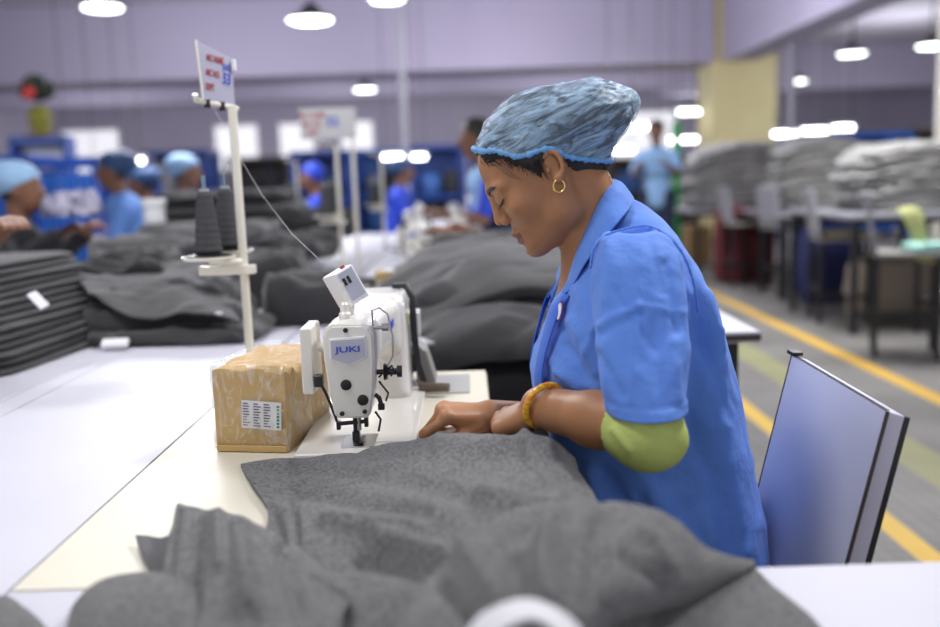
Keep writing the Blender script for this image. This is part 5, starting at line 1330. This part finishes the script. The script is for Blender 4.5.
    if nm == 'hairnet':
        C_ = Vol(a(lean-.13, lean+.1), a(-.11, .11), a(fz-.12, fz+.13)); C_.ell(h+Vector((-.018, 0, .02)), (.096, .080, .10), None, .01); v, f = C_.mesh()
        kp = ((v[:, 2] > h.z+.0+(v[:, 0]-h.x)*1.3) & (v[:, 0] < h.x+.05))[f].all(1); v, f = prune(v, f, kp); o = np_mesh('hair', v, f, M['hair'], None); o.parent = root
    if not stand:
        st = empty('stool', (root.location.x, root.location.y, 0), R(face), 'dark stool under the '+label, 'stool', 'stools under the background workers')
        st['label'] = ('dark stool under the '+label)[:95].rsplit(' ', 1)[0] if len(label.split()) > 11 else 'dark stool under the '+label
        MB().box((0, 0, hipz-.125), (.34, .34, .03), bev=.005).build('seat', M['edge_dark'], st, world=False)
        for sx in (-.14, .14):
            for sy in (-.14, .14): MB().box((sx, sy, (hipz-.14)/2), (.028, .028, hipz-.14)).build('leg', M['black_metal'], st, world=False)
    return root
worker(22, 190, 4.5, 0, [P(88, 229, 4.25), P(62, 234, 4.1)], M['black_garment'], (M['cap_blue'], 'hairnet'), 'worker in black sleeves at the far left edge', bare=False)
worker(112, 172, 6.2, 200, None, M['shirt_far'], (M['cap_dark'], 'hairnet'), 'worker in a light blue shirt seated left')
worker(141, 184, 7.6, 190, None, M['black_garment'], (M['cap_dark'], 'hairnet'), 'half hidden worker with dark cap beyond')
worker(188, 173, 6.9, -10, None, M['shirt_far'], (M['cap_blue'], 'hairnet'), 'worker whose pale blue cap tops the dark heap')
worker(312, 178, 8.2, 180, None, M['shirt_royal'], (M['shirt_royal'], 'headscarf'), 'distant worker all in royal blue')
worker(404, 172, 9.5, 0, None, M['shirt_royal'], (M['cap_dark'], 'hairnet'), 'distant worker by the conduit pole')
worker(476, 140, 5.6, 185, [P(452, 214, 5.3), P(446, 216, 5.45)], M['shirt_pale'], (M['hair'], 'short_hair'), 'standing man in pale blue vest with royal blue sleeves behind the operator face', stand=True, lean=.10, sleeve=M['shirt_royal'], bare=True)
worker(545, 158, 3.55, 180, [P(452, 236, 3.45), P(470, 232, 3.6)], M['black_garment'], (M['cap_blue'], 'hairnet'), 'next worker in black, arms reaching past', bare=True, lean=.16)
worker(656, 132, 9.6, 250, None, M['shirt_pale'], (M['hair'], 'short_hair'), 'distant standing worker in pale blue shirt left of the yellow column', stand=True)
worker(-150, 170, 2.45, -4, [P(-2, 232, 2.12), P(-60, 240, 2.5)], M['shirt_far'], (M['cap_blue'], 'hairnet'), 'worker outside the left edge whose hand enters', bare=True, lean=.10, gs=.6)
# things in their hands
slab('heaped_garment', P(68, 216, 4.45), .24, .22, .075, R(10), 512, mat('pale_lilac_cloth', (.20, .19, .30), .9, noise=(22, (.55, .53, .64), .12)), 'pale lilac crumpled cloth in front of the far left worker', 'garment', None, .055, f0=22)
o = MB().box((0, 0, 0), (.10, .06, .05), bev=.008).build('blue_box', M['blue_plastic'], None, world=False); o.location = P(18, 256, 3.6)+Vector((0, 0, .03)); o.location.z = .765; tag(o, 'small bright blue box on the pale table at left edge', 'box')
slab('heaped_garment', P(470, 246, 3.35)+Vector((.05, 0, -.03)), .40, .35, .07, 0, 515, MGm, 'grey garment under the hands of the next worker', 'garment', None, .02)

# ================================================================ BLUE CAGES, RACKS, FAR CLUTTER
def cage(x0, x1, y0, Y, label, h1=None):
    a, b = P(x0, y0, Y), P(x1, y0, Y); zt = a.z; w = b.x-a.x; root = empty('cage_trolley', ((a.x+b.x)/2, Y+.3, 0), 0, label, 'trolley', 'blue cage trolleys at the left')
    for sx in (-1, 1):
        for sy in (-1, 1): MB().box((sx*(w/2-.02), sy*.3, zt/2+.03), (.05, .05, zt-.06), bev=.006).build('post', M['royal_blue'], root, world=False)
    for z in (zt-.03, .25): MB().box((0, -.3, z), (w, .05, .08)).box((0, .3, z), (w, .05, .08)).box((-w/2+.02, 0, z), (.05, .6, .08)).box((w/2-.02, 0, z), (.05, .6, .08)).build('rail', M['royal_blue'], root, world=False)
    g_ = MB(); n_ = max(3, int(w/.07))
    for k in range(n_): g_.box((-w/2+.05+(w-.1)*(k+.5)/n_, -.3, zt/2+.1), (.028, .02, zt-.45))
    g_.build('front_slats', M['blue_plastic'], root, world=False); MB().box((0, .3, zt/2+.1), (w-.08, .012, zt-.45)).build('back_sheet', M['royal_blue'], root, world=False)
    for sx in (-1, 1):
        for sy in (-1, 1): MB().lathe([(.05, -.015), (.05, .015)], (sx*(w/2-.04), sy*.27, .05), 16, Matrix.Rotation(R(90), 3, 'X')).build('wheel', M['black_metal'], root, world=False)
cage(-40, 28, 158, 8.5, 'blue cage trolley at the far left edge'); cage(31, 96, 160, 8.4, 'blue cage trolley behind the light blue shirted worker'); cage(128, 140, 176, 9.4, 'narrow blue cage trolley between the two seated workers')
# small shelf with the bushy ornament on top of the far left
p0, p1 = P(17, 158, 12), P(70, 158, 12); zt = P(40, 138, 12).z
sh_o = empty('wall_shelf', ((p0.x+p1.x)/2, 12, 0), 0, 'blue and white shelf unit standing above the blue trolleys', 'shelf'); w = p1.x-p0.x
for sx in (-1, 1): MB().box((sx*w/2, 0, zt/2), (.06, .3, zt)).build('upright', M['royal_blue'], sh_o, world=False)
MB().box((0, 0, zt-.03), (w, .3, .10)).build('top_board', M['royal_blue'], sh_o, world=False); MB().box((0, .1, zt-.22), (w-.06, .03, .30)).build('back_panel', M['white_laminate'], sh_o, world=False); MB().box((0, 0, p0.z), (w, .3, .05)).build('shelf_board', M['white_laminate'], sh_o, world=False)
pv = P(36, 150, 11.8); vz = empty('ornament_vase', (pv.x, 11.8, pv.z), 0, 'bushy dark ornament with a red centre in a yellow vase at upper left', 'ornament')
MB().lathe([(.09, -.12), (.13, 0), (.15, .12), (.09, .20), (.11, .24)], n=24).build('vase', mat('yellow_green_vase', (.20, .19, .02), .6), vz, world=False)
nvz = make_noise(88, f0=30); VV = Vol(ax(-.3, .3, .012), ax(-.3, .3, .012), ax(.1, .75, .012)); gg = random.Random(9)
for k in range(46):
    a_, e_ = gg.uniform(0, 6.28), gg.uniform(-.3, 1.4); q = Vector((math.cos(a_)*math.cos(e_)*.19, math.sin(a_)*math.cos(e_)*.19, .42+math.sin(e_)*.19)); VV.cone((0, 0, .30), q, .012, .035, .004)
v, f = VV.mesh(); o = np_mesh('foliage', v, f, mat('dark_leaves', (.02, .035, .02), .8), None); o.parent = vz
MB().lathe([(.01, 0), (.07, .01), (.08, .05), (.03, .08)], (0, -.2, .38), 20, Matrix.Rotation(R(80), 3, 'X')).build('red_flower', mat('red_petals', (.5, .03, .03), .6), vz, world=False)
MB().box((0, 0, -.14), (.3, .3, .04)).build('vase_foot', M['brown'], vz, world=False); vz.location.z = zt+.16; vz.location.y = 12.0
# far racks right across the hall (dark blue, filled)
rg = random.Random(4)
FR = [(150, 212, 152, 17, 'distant dark blue storage rack right of the blue capped workers', 'rack right of the blue caps', 'royal_blue'), (232, 292, 158, 18, 'distant dark rack left of the hanging white sign', 'rack left of the hanging sign', 'edge_dark'), (296, 352, 152, 16, 'distant dark blue rack under the hanging white sign', 'rack under the hanging sign', 'royal_blue'),
      (358, 408, 150, 17, 'distant blue rack left of the conduit pole', 'rack left of the conduit pole', 'blue_plastic'), (412, 462, 146, 16, 'distant dark blue rack right of the conduit pole', 'rack right of the conduit pole', 'royal_blue'), (470, 560, 142, 18, 'distant dark blue rack beyond the operator face', 'rack beyond the operator face', 'royal_blue'),
      (610, 700, 158, 19, 'distant dark rack left of the yellow column', 'rack left of the yellow column', 'edge_dark'), (776, 830, 141, 15, 'distant blue rack right of the column behind the light piles', 'rack just right of the column', 'royal_blue'), (832, 900, 134, 15, 'bright blue rack right behind the middle light pile', 'bright blue rack', 'blue_plastic'), (902, 975, 128, 16, 'dark rack at the far right edge behind the last pile', 'far right rack', 'edge_dark')]
CN = ('grey', 'pale', 'near black', 'blue'); NTH = ('first', 'second', 'third', 'fourth', 'fifth', 'sixth', 'seventh', 'eighth')
cl = [mat('bundle_grey', (.25, .25, .27), .9), mat('bundle_pale', (.55, .55, .6), .9), mat('bundle_dark', (.04, .04, .05), .9), mat('bundle_blue', (.05, .14, .4), .8)]
for x0, x1, y, Y, lb, sk, mk in FR:
    a, b = P(x0, y, Y), P(x1, y, Y); w = b.x-a.x; h_ = a.z; r_ = empty('storage_rack', ((a.x+b.x)/2, Y, 0), 0, lb, 'rack')
    for sx in (-1, 1):
        for sy in (-.35, .35): MB().box((sx*w/2, sy, h_/2), (.08, .08, h_)).build('upright', M[mk], r_, world=False)
    for z in (.2, h_*.5, h_-.04): MB().box((0, 0, z), (w, .78, .07)).build('shelf_board', M[mk], r_, world=False)
    MB().box((0, .37, h_/2), (w, .02, h_-.1)).build('back_sheet', M[mk], r_, world=False)
    k = 0
    for z in (.235, h_*.5+.035):
        x = -w/2+.15; kk = 0
        while x < w/2-.3:
            ww = rg.uniform(.25, .45); hh = rg.uniform(.25, h_*.5-.2); o = slab('bundle', (r_.location.x+x+ww/2, Y, z), ww, .6, hh, 0, k+int(Y), cl[ci_ := rg.randrange(4)], None, None, None, .02, 14, 10)
            tag(o, CN[ci_]+' bundle '+NTH[min(kk, 7)]+' from left, '+('lower' if z < h_*.4 else 'upper')+' shelf of the '+sk, 'bundle', 'bundles in the distant racks'); x += ww+.04; k += 1; kk += 1
# ================================================================ RIGHT SIDE: light grey piles on tables, tall chairs
M['grey_top'] = mat('grey_table_top', (.33, .33, .37), .4)
def pile(x0, x1, yt, yb, Y, n, lb, dep, lean=.0, sag=.05):
    a, b = P(x0, yb, Y), P(x1, yb, Y); zb = a.z; zt = P((x0+x1)/2, yt, Y).z; w = b.x-a.x; h_ = (zt-zb)/n
    for i in range(n):
        f = i/(n-1); ww = w*(.90+.16*math.sin(min(1, f*2.2)*math.pi/2)-.42*max(0, f-.45)**1.3)*rg.uniform(.94, 1.05)
        slab('towel_bundle', ((a.x+b.x)/2+rg.uniform(-.03, .03)+lean*f, Y+dep/2, zb+h_*i), ww, dep, h_*1.25, R(rg.uniform(-5, 5)), 700+i+int(x0), M['towel'],
             'light grey fluffy bundle in the '+lb+', '+ORD[n-1-i], 'fabric bundle', 'bundles in the '+lb, h_*.45, 56, 24, sag*f**.5, 10, .012, 2.6, .35)
    return zb, (a.x+b.x)/2
z3, x3 = pile(870, 985, 143, 213, 6.4, 9, 'right edge pile', .9, sag=.10)
z2, x2 = pile(786, 884, 140, 213, 8.2, 9, 'middle light pile', .9, sag=.12)
z1, x1_ = pile(694, 802, 144, 210, 10.0, 9, 'pile beside the yellow column', 1.0, sag=.18)
table('work_table', x3-.62, x3+.9, 6.2, 7.5, z3-.002, M['grey_top'], 'table under the light grey pile at the right edge')
table('work_table', x2-.55, x2+.6, 8.0, 9.3, z2-.002, M['grey_top'], 'table under the middle light grey pile')
table('work_table', x1_-.65, x1_+.65, 9.8, 11.2, z1-.002, M['grey_top'], 'table under the light grey pile beside the yellow column')
for i, (x0, x1, y0, y1, Y) in enumerate(((716, 742, 205, 262, 9.6), (744, 770, 205, 260, 9.6))):
    a, b = P(x0, y0, Y), P(x1, y1, Y); o = slab('fabric_sack', ((a.x+b.x)/2, Y-.02, .0), b.x-a.x, .4, a.z*.97, 0, 40+i, M['dark_red'], ('left', 'right')[i]+' dark red sack under the table beside the column', 'sack', 'dark red sacks', .02, 24, 14)
a, b = P(690, 232, 11.5), P(712, 256, 11.5); o = MB().box(((a.x+b.x)/2, 11.7, .24), (b.x-a.x, .35, .48), bev=.01).build('brown_box', M['brown'], None); tag(o, 'brown box on the floor left of the dark red sacks', 'box')
gp = empty('green_post', (P(677, 200, 11).x, 11, 0), 0, 'bright green post standing left of the yellow column', 'post'); MB().tube([(0, 0, 0), (0, 0, P(677, 122, 11).z)], .05, 14).build('post_shaft', M['green'], gp, world=False); MB().box((0, 0, .02), (.25, .25, .04)).build('post_foot', M['green'], gp, world=False)
def tall_chair():
    r_ = empty('tall_chair'); bm_ = M['black_metal']; w = .38; sz = .64
    MB().box((0, 0, sz-.012), (w, w, .024), bev=.004).build('seat', mat('seat_grey', (.30, .29, .27), .5), r_, world=False)
    for sx in (-1, 1):
        for sy in (-1, 1): MB().box((sx*(w/2-.02), sy*(w/2-.02), (sz-.024)/2), (.03, .03, sz-.024)).build('leg', bm_, r_, world=False)
    MB().box((0, -w/2+.02, .20), (w-.06, .02, .025)).box((0, w/2-.02, .20), (w-.06, .02, .025)).box((-w/2+.02, 0, .26), (.02, w-.06, .025)).box((w/2-.02, 0, .26), (.02, w-.06, .025)).build('foot_rail', bm_, r_, world=False)
    Mt = Matrix.Rotation(R(-9), 3, 'Y')
    MB().box((-w/2-.02, 0, sz+.19), (.022, w-.01, .34), M=Mt, bev=.003).build('backrest', mat('chair_back_grey', (.34, .34, .38), .4), r_, world=False)
    for s in (-1, 1): MB().box((-w/2-.0, s*(w/2-.03), sz+.06), (.02, .025, .16), M=Mt).build('back_post', bm_, r_, world=False)
    return r_
tc0 = tall_chair()
CH = [(903, 352, 5.55, R(-22), 'tall chair nearest at the right edge with a pale draped backrest'), (838, 316, 6.9, R(-10), 'tall chair with white back in front of the middle light pile'),
      (788, 292, 8.4, R(10), 'tall stool chair left of the middle light pile'), (745, 282, 9.2, R(0), 'tall chair farthest left beside the dark red sacks'), (950, 330, 6.1, R(170), 'tall chair at the right edge turned to the table')]
for i, (x, y, Y, rz, lb) in enumerate(CH):
    c = tc0 if i == 0 else copy_tree(tc0); q = P(x, y, Y); c.location = (q.x, Y, 0); c.rotation_euler = (0, 0, rz); tag(c, lb, 'chair', 'tall chairs along the right tables')
# items draped on the nearest tall chair
c0 = tc0.location
ygm = mat('pale_yellow_cloth', (.50, .52, .22), .9); a = P(905, 214, 5.5)
o = sheet('draped_cloth', [[P(892, 213, 5.72), P(908, 209, 5.70), P(918, 211, 5.66)], [P(900, 214, 5.6), P(914, 211, 5.58), P(923, 216, 5.56)], [P(912, 240, 5.55), P(920, 240, 5.53), P(928, 243, 5.52)], [P(918, 262, 5.54), P(926, 262, 5.52), P(936, 263, 5.5)]], ygm, None, 30, 40, .012, make_noise(4, f0=20), amp=.008)
tag(o, 'pale yellow cloth draped over the nearest tall chair', 'cloth')
slab('folded_cloth', (c0.x+.10, 5.5, .642), .26, .26, .05, 0, 77, mat('mint_cloth', (.35, .62, .55), .9), 'mint green cloth on the seat of the nearest tall chair', 'cloth', None, .01)
slab('folded_cloth', (CH and P(838, 316, 6.9).x, 6.9, .642), .34, .3, .05, 0, 78, mat('cream_cushion', (.55, .52, .32), .9), 'cream cushion on the tall chair before the middle pile', 'cushion', None, .008)
slab('fabric_sack', (P(838, 270, 7.7).x, 7.9, 0), .5, .4, .62, 0, 79, M['shirt_dark'] if False else mat('navy_sack_cloth', (.015, .02, .10), .8), 'navy blue sack under the middle table', 'sack', None, .03)
slab('fabric_sack', (P(915, 290, 6.5).x, 6.9, 0), .6, .4, .45, 0, 80, mat('tan_sack_cloth', (.30, .25, .20), .9), 'tan sack lying under the right edge table', 'sack', None, .03)
